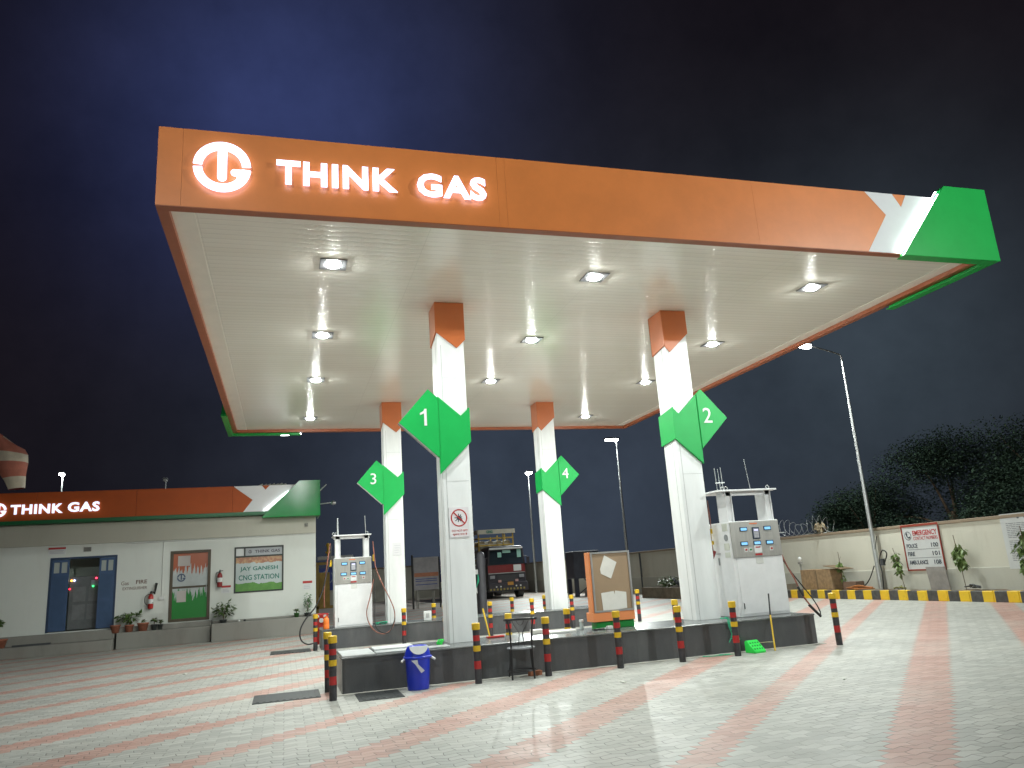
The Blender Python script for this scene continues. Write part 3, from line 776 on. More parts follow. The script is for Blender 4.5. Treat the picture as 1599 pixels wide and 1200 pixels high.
# hoses
g = MB(); g.tube([(8.80, 12.7, 2.05), (8.82, 12.65, 1.75), (8.92, 12.6, 1.35), (9.02, 12.55, 1.08), (9.08, 12.5, .82), (9.24, 12.45, .55), (9.34, 12.42, .42)], .016); g.build('hose', M_hosered, d2)
g = MB(); g.tube([(8.80, 12.75, 1.9), (8.84, 12.7, 1.6), (8.98, 12.6, 1.25), (9.14, 12.55, .98), (9.30, 12.5, .72), (9.37, 12.45, .52), (9.36, 12.42, .43)], .011); g.build('hose', M_rubber, d2)
g = MB(); g.cyl((9.18, 12.47, .62), (9.36, 12.42, .40), .026, .022, n=10); g.cyl((9.02, 12.5, .95), (9.10, 12.48, .78), .022, n=10); g.build('nozzle', M_rubber, d2)
g = MB(); g.cyl((8.81, 12.7, 2.0), (8.84, 12.66, 1.68), .014, n=8); g.box((8.745, 12.6, 1.93), (8.98, 12.64, 1.95)); g.build('hose_bracket', M_steel, d2)
g = MB(); g.tube([(2.16, 20.25, 2.55), (2.19, 20.2, 2.1), (2.22, 20.15, 1.85), (2.36, 20.0, 1.45), (2.52, 19.95, 1.1), (2.62, 19.95, .82), (2.62, 19.95, .55), (2.50, 19.93, .34), (2.32, 19.92, .28), (2.12, 19.95, .38), (1.98, 19.98, .60), (1.95, 20.0, .85), (2.05, 20.05, 1.2), (2.15, 20.15, 1.6)], .013); g.build('hose', M_hosered, d1)
g = MB(); g.tube([(2.17, 20.2, 1.75), (2.16, 20.05, 1.1), (2.14, 19.97, .6), (2.18, 19.93, .42), (2.35, 19.90, .30), (2.50, 19.90, .33), (2.63, 19.90, .62)], .010); g.build('hose', M_rubber, d1)
g = MB(); g.tube([(1.12, 20.25, 2.5), (1.08, 20.2, 2.15), (1.0, 20.1, 1.85), (.90, 20.0, 1.45), (.72, 19.9, 1.05), (.50, 19.85, .80), (.36, 19.8, .55), (.37, 19.8, .32), (.52, 19.8, .20), (.72, 19.85, .22)], .017); g.build('hose', M_rubber, d1)
g = MB(); g.tube([(1.10, 20.3, 2.55), (1.02, 20.2, 2.1), (.94, 20.15, 1.5), (.93, 20.15, 1.0)], .015); g.build('hose', M_hosered, d1)
g = MB(); g.box((2.15, 20.22, 2.05), (2.20, 20.28, 2.22)); g.box((1.06, 20.22, 1.98), (1.12, 20.28, 2.14)); g.build('valve', M_yellow, d1, bevel=.01)

# ------------------------------------------------------------------ notice board cabinet
nb = thing('notice_board', 'upright brown notice board cabinet with orange side, orange and green base on the front island', 'notice board', (5.45, 12.7, .507))
g = MB(); g.box((5.10, 12.72, .508), (5.80, 12.95, .63)); g.build('base', mat('green_base', (.01, .30, .05), .4), nb, bevel=.004)
g = MB(); g.box((5.03, 12.66, .631), (5.80, 12.98, .78)); g.box((5.03, 12.67, .781), (5.062, 12.86, 1.79)); g.build('casing', mat('orange_case', (.78, .27, .10), .4, var=.04), nb, bevel=.004)
g = MB(); g.box((5.063, 12.675, .782), (5.80, 12.86, 1.79)); g.build('board', M_board, nb)
g = MB(); g.box((5.063, 12.655, .782), (5.095, 12.674, 1.79)); g.box((5.768, 12.655, .782), (5.80, 12.674, 1.79)); g.box((5.096, 12.655, .782), (5.767, 12.674, .812)); g.box((5.096, 12.655, 1.76), (5.767, 12.674, 1.79))
g.build('frame', M_alu, nb)
def sheet(name, pts, y, mt, parent, lab=None):
    g = MB(); n = 6
    g.prism(pts, 'y', y, y+.003); o = g.build(name, mt, parent); return o
sheet('paper_notice', [(5.23, 1.50), (5.33, 1.73), (5.55, 1.60), (5.42, 1.33), (5.24, 1.42)], 12.668, M_paper, nb)
sheet('paper_notice', [(5.21, 1.10), (5.45, 1.12), (5.46, 1.06), (5.475, 1.125), (5.68, 1.09), (5.67, .82), (5.225, .80)], 12.668, M_paper, nb)

# ------------------------------------------------------------------ notices on columns
ns = thing('notice', 'no spitting notice with red crossed circle on column 1', 'notice', (2.78, 12.66, 2.16))
g = MB(); g.box((2.615, 12.651, 2.17), (2.945, 12.6595, 2.66)); g.build('plate', mat('notice_pink', (.70, .68, .70), .4), ns)
g = MB(); n_ = 40
for k in range(n_):
    a, b = 2*PI*k/n_, 2*PI*(k+1)/n_
    g.prism([(2.78+.14*math.cos(a), 2.485+.145*math.sin(a)), (2.78+.14*math.cos(b), 2.485+.145*math.sin(b)), (2.78+.12*math.cos(b), 2.485+.125*math.sin(b)), (2.78+.12*math.cos(a), 2.485+.125*math.sin(a))], 'y', 12.648, 12.6505)
g.prism([(2.78-.10, 2.485+.085), (2.78-.085, 2.485+.10), (2.78+.10, 2.485-.085), (2.78+.085, 2.485-.10)], 'y', 12.6455, 12.6475)
g.build('crossed_circle', M_redsign, ns)
g = MB()
for k in range(9):
    a = k*2*PI/9+.3; L = random.uniform(.055, .085)
    c_, s__ = math.cos(a), math.sin(a)
    g.prism([(2.78-s__*.006, 2.485+c_*.006), (2.78+s__*.006, 2.485-c_*.006), (2.78+c_*L+s__*.008, 2.485+s__*L-c_*.008), (2.78+c_*L-s__*.008, 2.485+s__*L+c_*.008)], 'y', 12.6487+k*.0001, 12.6505)
g.cyl((2.78, 12.6482, 2.485), (2.78, 12.6505, 2.485), .036, n=14, smooth=False); g.build('splat_mark', M_ink, ns)
t = text_mb('DO NOT SPIT', .27, .032, .002, bold=.01); t.xf(at(2.785, 12.650, 2.275)); t.build('lettering', M_redsign, ns)
t = text_mb('थूकना मना है', .24, .045, .002, bold=.01); t.xf(at(2.785, 12.650, 2.215)); t.build('lettering', M_redsign, ns)
n3 = thing('notice', 'faint white paper notice on column 3', 'notice', (2.82, 20.56, 2.2))
g = MB(); g.box((2.70, 20.560, 2.17), (2.94, 20.566, 2.50)); g.build('paper', mat('notice_pale', (.68, .68, .70), .5, var=.03), n3)
g = MB()
for z in (2.42, 2.36, 2.30, 2.24): g.box((2.75, 20.558, z), (2.75+random.uniform(.10, .16), 20.5598, z+.008))
g.build('printed_lines', mat('print_grey', (.45, .45, .50), .6), n3)

# ------------------------------------------------------------------ blue swing bin
bn = thing('bin', 'blue plastic swing lid bin with white flap against the front island', 'bin', (1.85, 11.66, 0))
g = MB(); g.lathe([(.001, .005), (.150, .005), (.155, .02), (.160, .1), (.180, .42), (.181, .43)], (0, 0, 0), 32, 1, .82); g.build('body', M_blue, bn, local=True)
g = MB(); g.lathe([(.181, .425), (.205, .43), (.21, .445), (.205, .46), (.185, .465), (.001, .466)], (0, 0, 0), 32, 1, .82); g.build('rim', M_blue, bn, local=True)
g = MB(); g.lathe([(.188, .464), (.182, .50), (.166, .56), (.145, .595), (.12, .61), (.001, .612)], (0, 0, 0), 32, 1, .78)
g.build('hood', M_blue, bn, local=True)
g = MB()                                             # white half-round flap leaning on the hood front
fl = [(.135*math.cos(R(a)), .605+.115*math.sin(R(a))*1.0) for a in range(180, 361, 12)]
g.prism(fl, 'y', -.012, 0); g.xf(Matrix.Translation((0, -.152, 0)) @ Matrix.Translation((0, 0, .49)) @ Matrix.Rotation(R(-14), 4, 'X') @ Matrix.Translation((0, 0, -.49)))
g.build('flap', mat('flap_white', (.70, .73, .74), .4), bn, local=True, bevel=.003)
for s_ in (-1, 1):
    g = MB(); g.cyl((s_*.185, -.02, .44), (s_*.245, -.06, .40), .017, n=8); g.build('handle', M_offwhite, bn, local=True)
g = MB(); g.prism([(-.12, .42), (-.06, .36), (.02, .24), (.07, .27), (-.02, .36), (-.03, .42)], 'y', -.172, -.168); g.build('plastic_scrap', mat('plastic_film', (.55, .57, .62), .15), bn, local=True)

# ------------------------------------------------------------------ black chair
ch = thing('chair', 'small black tubular steel chair with round seat by the front island', 'chair', (3.42, 11.66, 0), R(-12))
g = MB(); g.lathe([(.001, .452), (.20, .452), (.215, .445), (.215, .43), (.20, .422), (.001, .422)], n=28); g.build('seat', mat('seat_black', (.22, .23, .25), .16), ch, local=True)
for k, a in enumerate((48, 132, 228, 312)):
    x, y = .165*math.cos(R(a)), .165*math.sin(R(a)); g = MB()
    if y < 0: g.tube([(x*1.5, y*1.25, 0), (x*1.45, y*1.15, .2), (x*1.42, y*1.1, .45), (x*1.5, y*1.3, .68), (x*1.75, y*1.5, .855)], .014, n=8)
    else: g.tube([(x*1.75, y*1.4, 0), (x*1.5, y*1.15, .2), (x*1.4, y, .43)], .013, n=8)
    g.build('leg', M_black, ch, local=True)
g = MB(); g.tube([(.215*math.cos(R(a)), .19*math.sin(R(a)), .115) for a in range(0, 361, 20)], .009, n=8, smoothpts=2); g.build('foot_ring', M_black, ch, local=True)
g = MB(); g.box((-.255, -.192, .842), (.255, -.160, .875)); g.build('back_rail', M_black, ch, local=True, bevel=.008)
g = MB()
for s_ in (-1, 1):
    g.tube([(s_*.125, -.165, .845), (s_*.085, -.155, .76), (s_*.028, -.148, .66), (s_*.035, -.14, .56), (s_*.05, -.14, .46)], .006, n=6)
g.tube([(-.06, -.165, .845), (-.03, -.158, .79), (0, -.155, .775), (.03, -.158, .79), (.06, -.165, .845)], .005, n=6)
g.build('back_scroll', M_black, ch, local=True)

g = MB(); g.obox((0, 0, .035), (.20, .10, .07), Matrix.Rotation(R(0), 3, 'Z')); b_ = g.build('brick', M_brick, bevel=.006); b_.location = (3.66, 11.80, .004); b_.rotation_euler = (0, 0, .15); tag(b_, 'loose red brick on the paving by the front island', 'brick')

# ------------------------------------------------------------------ small things on and round the islands
bt = thing('bottle', 'small clear capped bottle standing on the front island left of the notice board', 'bottle', (4.93, 13.0, .508))
g = MB(); g.lathe([(.001, 0), (.035, 0), (.036, .01), (.034, .10), (.030, .125), (.001, .126)], n=16); g.build('body', mat('frosted_plastic', (.45, .50, .50), .15), bt, local=True)
g = MB(); g.cyl((0, 0, .127), (0, 0, .165), .038, n=16); g.build('cap', M_offwhite, bt, local=True)
pg = thing('power_plug', 'black and white cable plug lying in front of the notice board', 'plug', (5.2, 12.55, .508))
g = MB(); g.obox((-.14, 0, .015), (.22, .05, .025), Matrix.Rotation(.1, 3, 'Z')); g.build('plug_body', M_black, pg, local=True, bevel=.008)
g = MB(); g.obox((.06, .0, .03), (.10, .08, .055), Matrix.Rotation(.1, 3, 'Z')); g.obox((-.02, .12, .012), (.34, .02, .02), Matrix.Rotation(.25, 3, 'Z')); g.build('socket', M_offwhite, pg, local=True, bevel=.008)
g = MB()
for k in range(5):
    pts = [(.055*math.cos(a*.9+k)*random.uniform(.7, 1.1), .05*math.sin(a*.9+k)*random.uniform(.7, 1.1), .045+.035*math.sin(a*1.3+k)) for a in range(8)]
    g.tube(pts, .009, n=6, smoothpts=4)
gt = g.build('tape_bundle', M_brightgreen); gt.location = (2.36, 12.55, .508); tag(gt, 'crumpled bundle of bright green tape at the left foot of column 1', 'tape')
g = MB()
for k in range(6):
    pts = [(.16*math.cos(a*.8+k*.7)*random.uniform(.5, 1.1), .06*math.sin(a*.9+k)*random.uniform(.6, 1.1), .03+.025*math.sin(a*1.3+k)) for a in range(9)]
    g.tube(pts, .007, n=5, smoothpts=4)
gt = g.build('rope_coil', M_ropegreen); gt.location = (2.36, 20.5, .487); tag(gt, 'tangle of green rope between the left dispenser and column 3', 'rope')
mp_ = thing('mop', 'yellow handled mop with red head lying behind column 1', 'mop', (3.3, 12.95, .508))
g = MB(); g.cyl((3.22, 13.12, .98), (3.26, 12.9, .53), .014, n=8); g.build('handle', M_yellow, mp_)
g = MB(); g.obox((3.36, 12.92, .528), (.30, .09, .03), Matrix.Rotation(.1, 3, 'Z')); g.build('head', M_red, mp_, bevel=.006)
# green rope hanging by column 2
rp = MB()
for k in range(4):
    dx = k*.018
    rp.tube([(7.49+dx, 11.90, .58-.01*k), (7.50+dx, 11.885, .42), (7.53+dx+.03*k, 11.88, .30-.03*k), (7.47+dx, 11.885, .18+.05*k)], .006, n=5)
rp.tube([(7.5, 11.97, .58), (7.58, 12.02, .545), (7.62, 12.1, .54), (7.5, 12.1, .56), (7.44, 12.0, .56), (7.52, 11.9, .57)], .008, n=5)
rp.tube([(7.58, 11.88, .32), (7.62, 11.86, .15), (7.55, 11.80, .015), (7.2, 11.72, .012), (6.9, 11.80, .012), (7.1, 11.86, .012), (7.4, 11.78, .012)], .006, n=5)
rp.xf(Matrix.Translation((-.37, 0, 0)))
o = rp.build('rope', M_ropegreen); tag(o, 'thin green rope hanging over the island edge beside column 2', 'rope')
# wheel chock: perforated wedge
wc = thing('wheel_chock', 'bright green perforated wheel chock on the paving by the front island', 'wheel chock', (7.45, 11.70, .004), R(8))
g = MB()
W2, L2, H2 = .11, .20, .20
tri_ = [(-.12, 0), (.10, 0), (.10, .03), (-.035, .185), (-.075, .185), (-.12, .03)]
# wedge slopes towards the camera
g.prism([(-.13, 0), (.11, 0), (.11, .17), (.08, .19), (.05, .19), (-.13, .03)], 'x', -.115, .115)
g.xf(Matrix.Identity(4)); g.build('wedge', M_brightgreen, wc, local=True, bevel=.006)
g = MB(); ang = math.atan2(.16, .18)
for i_ in range(4):
    for j_ in range(3):
        u = .055+j_*.065; x = -.078+i_*.052
        yy, zz = -.13+u*math.cos(ang), .03+u*math.sin(ang)
        nrm = Vector((0, -math.sin(ang), math.cos(ang)))
        c_ = Vector((x, yy, zz)); g.cyl(c_+nrm*.0005, c_+nrm*.003, .014, n=10, smooth=False)
g.build('hole_pattern', mat('chock_hole', (.005, .12, .02), .8), wc, local=True)
# yellow and black stick with a thin side bar
st = thing('stick', 'yellow stick with black upper grip leaning on the front island by the wheel chock', 'stick', (7.86, 11.62, 0))
g = MB(); g.cyl((7.80, 11.66, .005), (7.96, 11.90, .55), .014, n=8); g.build('shaft', M_yellow, st)
g = MB(); g.cyl((7.96, 11.90, .551), (8.03, 11.97, .90), .013, n=8); g.build('grip', M_black, st)
g = MB(); g.cyl((7.84, 11.71, .14), (7.55, 11.80, .14), .006, n=6); g.build('side_bar', mat('dull_brass', (.4, .38, .2), .4), st)
# white electric box on the rear island, orange jug and red bin by the left dispenser
g = MB(); g.box((-.1, -.02, 0), (.1, .02, .23)); o = g.build('switch_box', M_offwhite, bevel=.008); o.location = (3.55, 20.5, .486); tag(o, 'white switch box standing on the rear island by column 1', 'box')
g = MB(); g.box((-.045, -.0235, .06), (.045, -.0205, .17)); g.build('label_plate', mat('grey_mesh', (.38, .38, .38), .6, var=.3, scale=60), o, local=True)
jg = thing('jerrycan', 'orange plastic can on the left end of the rear island', 'can', (.98, 20.2, .486))
g = MB(); g.lathe([(.001, 0), (.085, 0), (.09, .02), (.09, .10), (.082, .115), (.09, .13), (.088, .22), (.06, .27), (.035, .28), (.001, .282)], n=18, sx=.8, sy=.6); g.build('body', M_orangebright, jg, local=True)
g = MB(); g.cyl((0, 0, .283), (0, 0, .31), .03, n=12); g.build('cap', M_orangebright, jg, local=True)
rb = thing('bin', 'red metal bin with white emblem behind the left end of the rear island', 'bin', (.95, 22.4, 0))
g = MB(); g.lathe([(.001, .0), (.17, .0), (.20, .75), (.205, .78), (.19, .79), (.001, .795)], n=24); g.build('body', M_red, rb, local=True)
g = MB(); g.cyl((0, -.205, .62), (0, -.19, .62), .06, n=16, smooth=False); g.box((-.13, -.19, .70), (.13, -.17, .765)); g.build('emblem', M_sigwhite, rb, local=True)
# white lump & grey post near dispenser 1
# drain covers
M_grate = mat('grate', (.045, .05, .052), .45, metal=.3, var=.25, scale=8)
for k, (x0, x1, y0, y1, lab) in enumerate([(-.43, .50, 11.92, 12.80, 'dark metal drain cover left of the near bollards'), (.96, 1.57, 11.08, 11.86, 'dark drain cover in front of the blue bin'), (-.33, .62, 20.1, 21.1, 'dark drain cover near the building, left of the rear island')]):
    o = thing('drain_cover', lab, 'drain cover', ((x0+x1)/2, (y0+y1)/2, 0), 0, 'drain covers in the paving')
    g = MB(); g.box((x0, y0, .002), (x1, y1, .014)); g.build('plate', M_grate, o, bevel=.003)
    g = MB()
    n_ = int((x1-x0)/.09)
    for i_ in range(n_): g.box((x0+.05+i_*.09, y0+.05, .015), (x0+.09+i_*.09, y1-.05, .019))
    g.build('ribs', M_grate, o)

# ================================================================== SERVICE BUILDING
YB = 28.0
bd = thing('service_building', 'low white service building with orange and green fascia and lit white sign', 'building', (-4, YB, 0))
wall_z0 = .62
# front wall with three openings
ops = [(-7.15, -5.22, .65, 2.93), (-3.63, -2.38, .69, 2.95), (-1.64, -.05, 1.46, 2.97)]
g = MB(); cur = -11.0
for a, b, z0, z1 in ops:
    g.box((cur, YB, 0), (a, YB+.2, 4.0)); g.box((a, YB, 0), (b, YB+.2, z0)); g.box((a, YB, z1), (b, YB+.2, 4.0)); cur = b
g.box((cur, YB, 0), (1.02, YB+.2, 4.0)); g.box((.82, YB+.2, 0), (1.02, YB+8, 4.0)); g.box((-11, YB+7.8, 0), (.82, YB+8, 4.0)); g.box((-11, YB+.2, 3.8), (.82, YB+7.8, 4.0))
g.build('wall', M_bwall, bd)
g = MB(); g.box((-11, YB-.035, 3.32), (1.022, YB-.001, 3.99)); g.build('lintel_band', plaster('band_plaster', (.52, .51, .44), amount=.3), bd, bevel=.006)
# plinth: three lengths at different heights
pl = MB(); pl.box((-2.25, 27.30, 0), (1.15, YB-.001, .56)); pl.box((-2.25, YB-.30, .56), (1.15, YB-.001, .62))
pl.box((-5.05, 27.55, 0), (-2.29, YB-.001, .50)); pl.box((-11, 27.25, 0), (-5.12, YB-.001, .33)); pl.box((-11, 27.65, .33), (-5.12, YB-.001, .62))
pl.box((-5.05, YB-.22, .50), (-2.29, YB-.001, .66))
pl.build('plinth', M_plinth, bd, bevel=.012)
# fascia
yb = 27.72
g = MB(); cuts = [-11, -7.6, -4.7, -1.72]
for p, q in zip(cuts[:-1], cuts[1:]): g.box((p+.003, yb, 4.12), (q-.003, yb+.05, 5.0))
g.prism([(-1.72, 4.12), (-1.38, 4.12), (-1.08, 4.52), (-1.70, 4.99), (-1.72, 5.0)], 'y', yb, yb+.05)
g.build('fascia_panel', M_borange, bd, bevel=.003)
g = MB(); g.prism([(-1.377, 4.12), (-1.075, 4.52), (-1.69, 5.0), (-.78, 5.0), (-.66, 4.85), (-.53, 5.0), (1.0, 5.0), (1.0, 4.12)], 'y', yb, yb+.05); g.build('fascia_chevron', M_whitepanel, bd)
g = MB(); g.prism([(-.775, 5.0), (-.535, 5.0), (-.66, 4.858)], 'y', yb+.001, yb+.05); g.build('fascia_wedge', M_borange, bd)
g = MB(); g.box((-11, yb-.02, 4.02), (.9, yb+.05, 4.118)); g.box((-11, yb+.0, 4.0), (1.0, YB-.001, 4.018)); g.build('fascia_lower_trim', mat('dark_green_trim', (.01, .14, .045), .35), bd)
g = MB(); g.box((-11, yb+.051, 4.02), (1.0, YB+.25, 4.98)); g.build('parapet', M_steel, bd)
g = MB(); g.prism([(.46, 5.12), (1.12, 5.12), (1.12, 3.90), (-.78, 3.90)], 'y', yb-.14, yb-.022); g.prism([(yb-.14, 5.118), (YB+1.2, 5.118), (YB+1.2, 3.902), (yb-.14, 3.902)], 'x', 1.122, 1.16)
g.prism([(-.76, yb-.137), (1.12, yb-.137), (1.12, YB+.0), (-.76, YB-.04)], 'z', 3.888, 3.899)
g.build('green_corner', mat('green_panel_dark', (.012, .26, .06), .16, var=.05), bd, bevel=.004)
strip((-.70, 3.94+.19), (.42, 5.0), .02, yb-.05, yb-.035, parent=bd)
ls = logo_mb(.215, .03); ls.xf(at(-8.62, yb-.05, 4.47)); ls.build('logo_sign', M_blit, bd)
t = text_mb('THINK', 1.47, .30, .015, bold=.035, sp=1.10); t.xf(at(-7.56, yb-.05, 4.47)); t.build('sign_letters', M_blit, bd)
t = text_mb('GAS', .92, .31, .015, bold=.035, sp=1.10); t.xf(at(-6.23, yb-.05, 4.49)); t.build('sign_letters', M_blit, bd)
# blue double doors and the switch room behind
dx0, dx1 = -7.15, -5.22
g = MB(); g.box((dx0, YB-.01, .65), (dx0+.05, YB+.10, 2.93)); g.box((dx1-.05, YB-.01, .65), (dx1, YB+.10, 2.93)); g.box((dx0+.051, YB-.01, 2.87), (dx1-.051, YB+.10, 2.93)); g.build('door_frame', mat('door_frame_blue', (.03, .055, .11), .45), bd)
for a, b in ((dx0+.055, -6.60), (-5.74, dx1-.055)):
    g = MB(); g.box((a, YB+.0, .67), (b, YB+.04, 2.45)); g.box((a, YB, 2.78), (b, YB+.04, 2.86)); g.box((a, YB, 2.451), (a+.06, YB+.04, 2.779)); g.box((b-.06, YB, 2.451), (b, YB+.04, 2.779))
    m_ = (a+b)/2; g.box((m_-.03, YB, 2.451), (m_+.03, YB+.04, 2.779)); d = g.build('door', M_bluedoor, bd, bevel=.003)
    g = MB(); g.box((a+.061, YB+.012, 2.452), (m_-.031, YB+.02, 2.778)); g.box((m_+.031, YB+.012, 2.452), (b-.061, YB+.02, 2.778)); g.build('pane', mat('frosted_pane', (.38, .42, .40), .35), d)
    g = MB(); g.box((a+.07, YB-.004, .8), (b-.07, YB-.0005, 1.5)); g.box((a+.07, YB-.004, 1.6), (b-.07, YB-.0005, 2.35)); g.build('door_panel', mat('blue_door_panel', (.05, .095, .19), .4, var=.1), d)
g = MB(); g.box((-7.3, YB+1.4, .6), (-5.0, YB+1.45, 3.3)); g.box((-7.3, YB+.2, .6), (-7.25, YB+1.4, 3.3)); g.box((-5.05, YB+.2, .6), (-5.0, YB+1.4, 3.3)); g.box((-7.25, YB+.2, .6), (-5.05, YB+1.4, .64)); g.build('room_wall', mat('room_paint', (.55, .62, .56), .6), bd)
ec = thing('switch_cabinet', 'grey electrical cabinet with small red and green lamps inside the blue doorway', 'cabinet', (-6.15, YB+.3, .64))
g = MB(); g.box((-6.62, YB+.25, .68), (-5.70, YB+.6, 2.32)); g.build('body', mat('cabinet_grey', (.13, .14, .145), .5, var=.2), ec, bevel=.01)
g = MB(); 
for a, z in ((-6.5, 1.2), (-6.08, 1.2), (-6.5, 1.75), (-6.05, 1.75)): g.box((a, YB+.238, z-.22), (a+.36, YB+.249, z+.24))
g.build('cabinet_door', mat('cabinet_door', (.17, .18, .185), .45, var=.2), ec, bevel=.004)
for a, z, cl, w in ((-6.60, 1.94, (1, .03, .06), 3), (-5.85, 2.24, (1, .05, .1), 4), (-6.56, 2.20, (1, .35, .05), 6), (-6.48, 2.20, (.5, .6, 1), 4), (-5.93, 1.99, (.05, 1, .2), 3)):
    g = MB(); g.cyl((a, YB+.20, z), (a, YB+.237, z), .028, n=10, smooth=False); g.build('indicator_lamp', mat('lamp_%d%d' % (a*10, z*10), cl, .4, emit=cl, estr=w), ec)
g = MB(); g.box((-6.0, YB+.225, 2.0), (-5.76, YB+.2375, 2.18)); g.build('label_plate', mat('plate_grey', (.3, .33, .38), .4), ec)
# painted glass door
def drip_material(name):
    M, t, b = newmat(name); vec, x, y, z = coords(t)
    mp = t.nodes.new('ShaderNodeMapping'); mp.inputs['Scale'].default_value = (9, 1, .35); t.links.new(vec, mp.inputs[0])
    n1 = noise_(t, mp.outputs[0], 1.6, 3)
    top = (z + (n1-.5)*1.5).gt(1.55)
    mp2 = t.nodes.new('ShaderNodeMapping'); mp2.inputs['Scale'].default_value = (7, 1, .5); mp2.inputs['Location'].default_value = (5, 0, 3); t.links.new(vec, mp2.inputs[0])
    bot = (z + (noise_(t, mp2.outputs[0], 1.7, 4)-.5)*1.7).lt(.80)
    base = mixcol(t, noise_(t, vec, 6, 4), (.42, .46, .46), (.56, .60, .60))
    base = mixcol(t, top, base, (.42, .12, .06)); base = mixcol(t, bot, base, (.03, .24, .05))
    t.links.new(base, b.inputs['Base Color']); b.inputs['Roughness'].default_value = .25; b.inputs['Coat Weight'].default_value = .9; b.inputs['Coat Roughness'].default_value = .03
    return M
gd = MB(); a, b_, z0, z1 = ops[1]
gd.box((a, YB-.02, z0), (a+.09, YB+.08, z1)); gd.box((b_-.09, YB-.02, z0), (b_, YB+.08, z1)); gd.box((a+.091, YB-.02, z1-.09), (b_-.091, YB+.08, z1)); gd.box((a+.091, YB-.02, z0), (b_-.091, YB+.08, z0+.09)); gd.box((a+.091, YB+.0, 1.74), (b_-.091, YB+.06, 1.80))
gdo = gd.build('glass_door', M_brown, bd, bevel=.004)
g = MB(); g.box((0, 0, 0), (b_-a-.18, .012, z1-z0-.18)); o = g.build('painted_pane', drip_material('dripping_paint'), gdo, local=True); o.location = (a+.091-bd.location.x, YB+.02-bd.location.y, z0+.09)
g = MB(); g.cyl((b_-.12, YB-.05, 1.60), (b_-.12, YB-.05, 1.82), .012, n=8); g.build('handle', M_steel, gdo)
ls = logo_mb(.13, .004); ls.xf(at(-3.28, YB+.012, 2.08)); ls.build('logo_mark', mat('logo_ink', (.06, .09, .16), .5), gdo)
g = MB(); g.box((-3.2-.2, YB+.012, 1.30), (-3.2+.08, YB+.018, 1.66)); g.box((-3.4, YB+.012, 2.45), (-3.02, YB+.018, 2.78)); g.build('paper_notice', mat('faded_paper', (.5, .46, .44), .6), gdo)
# window with the station name
a, b_, z0, z1 = ops[2]
wf = MB(); f = .05
wf.box((a, YB-.02, z0), (a+f, YB+.08, z1)); wf.box((b_-f, YB-.02, z0), (b_, YB+.08, z1)); wf.box((a+f+.001, YB-.02, z0), (b_-f-.001, YB+.08, z0+f)); wf.box((a+f+.001, YB-.02, z1-f), (b_-f-.001, YB+.08, z1))
wf.box((a+f+.001, YB-.01, 2.62), (b_-f-.001, YB+.07, 2.67)); wf.box((a+.30, YB-.01, 2.671), (a+.35, YB+.07, z1-f-.001))
wfo = wf.build('window', M_darkframe, bd)
def banner_material():
    M, t, b = newmat('window_banner'); vec, x, y, z = coords(t)
    n1 = (noise_(t, vec, 3.2, 4)-.5)*.22
    n2 = (noise_(t, vec, 2.4, 4)-.5)*.28
    base = mixcol(t, noise_(t, vec, 3, 4), (.44, .52, .52), (.54, .60, .60))
    base = mixcol(t, (z+n1).gt(.92), base, mixcol(t, noise_(t, vec, 9, 4).sstep(.45, .6), (.40, .19, .12), (.52, .33, .18)))
    base = mixcol(t, (z+n2).lt(.26), base, mixcol(t, noise_(t, vec, 7, 4), (.06, .20, .04), (.16, .38, .08)))
    t.links.new(base, b.inputs['Base Color']); b.inputs['Roughness'].default_value = .4; b.inputs['Coat Weight'].default_value = .8; b.inputs['Coat Roughness'].default_value = .04; return M
g = MB(); g.box((0, 0, 0), (b_-a-2*f-.002, .01, 2.62-z0-f-.001)); o = g.build('name_banner', banner_material(), wfo, local=True); o.location = (a+f+.001-bd.location.x, YB+.01-bd.location.y, z0+f)
M_txt = mat('teal_letters', (.02, .17, .13), .5)
t = text_mb('JAY GANESH', 1.22, .17, .004, bold=.018); t.xf(at((a+b_)/2, YB+.006, 2.22)); t.build('lettering', M_txt, wfo)
t = text_mb('CNG STATION', 1.30, .17, .004, bold=.018); t.xf(at((a+b_)/2, YB+.006, 1.95)); t.build('lettering', M_txt, wfo)
g = MB(); g.box((a+f+.001, YB+.01, 2.672), (a+.299, YB+.02, z1-f-.001)); g.build('white_pane', M_sigwhite, wfo)
g = MB(); g.box((a+.351, YB+.01, 2.672), (b_-f-.001, YB+.02, z1-f-.001)); g.build('sign_pane', mat('grey_sign_pane', (.36, .38, .40), .4), wfo)
t = text_mb('THINK GAS', .82, .10, .004, bold=.03); t.xf(at(-.58, YB+.006, 2.80)); t.build('lettering', mat('dark_letters', (.10, .09, .11), .5), wfo)
ls = logo_mb(.055, .004); ls.xf(at(-1.14, YB+.006, 2.80)); ls.build('logo_mark', MATS['dark_letters'], wfo)
# fascia end arms / floodlights
g = MB(); g.cyl((1.14, yb+.1, 4.30), (1.52, yb+.02, 4.33), .02, n=8); g.lathe([(.001, 0), (.08, .02), (.09, .08), (.05, .13), (.001, .14)], (1.62, yb, 4.25), n=12); g.build('floodlight_arm', M_steel, bd)
g = MB(); g.cyl((1.14, yb+.1, 4.75), (1.38, yb+.02, 4.98), .022, n=8); g.build('bracket', M_steel, bd)
g = MB()
for k in range(7): g.cyl((-.9+k*.12+random.uniform(-.03, .03), yb+.25, 5.0), (-.75+k*.13, yb+.25, 5.06+random.uniform(0, .05)), .02, .03, n=6)
g.build('roof_debris', M_cement, bd)

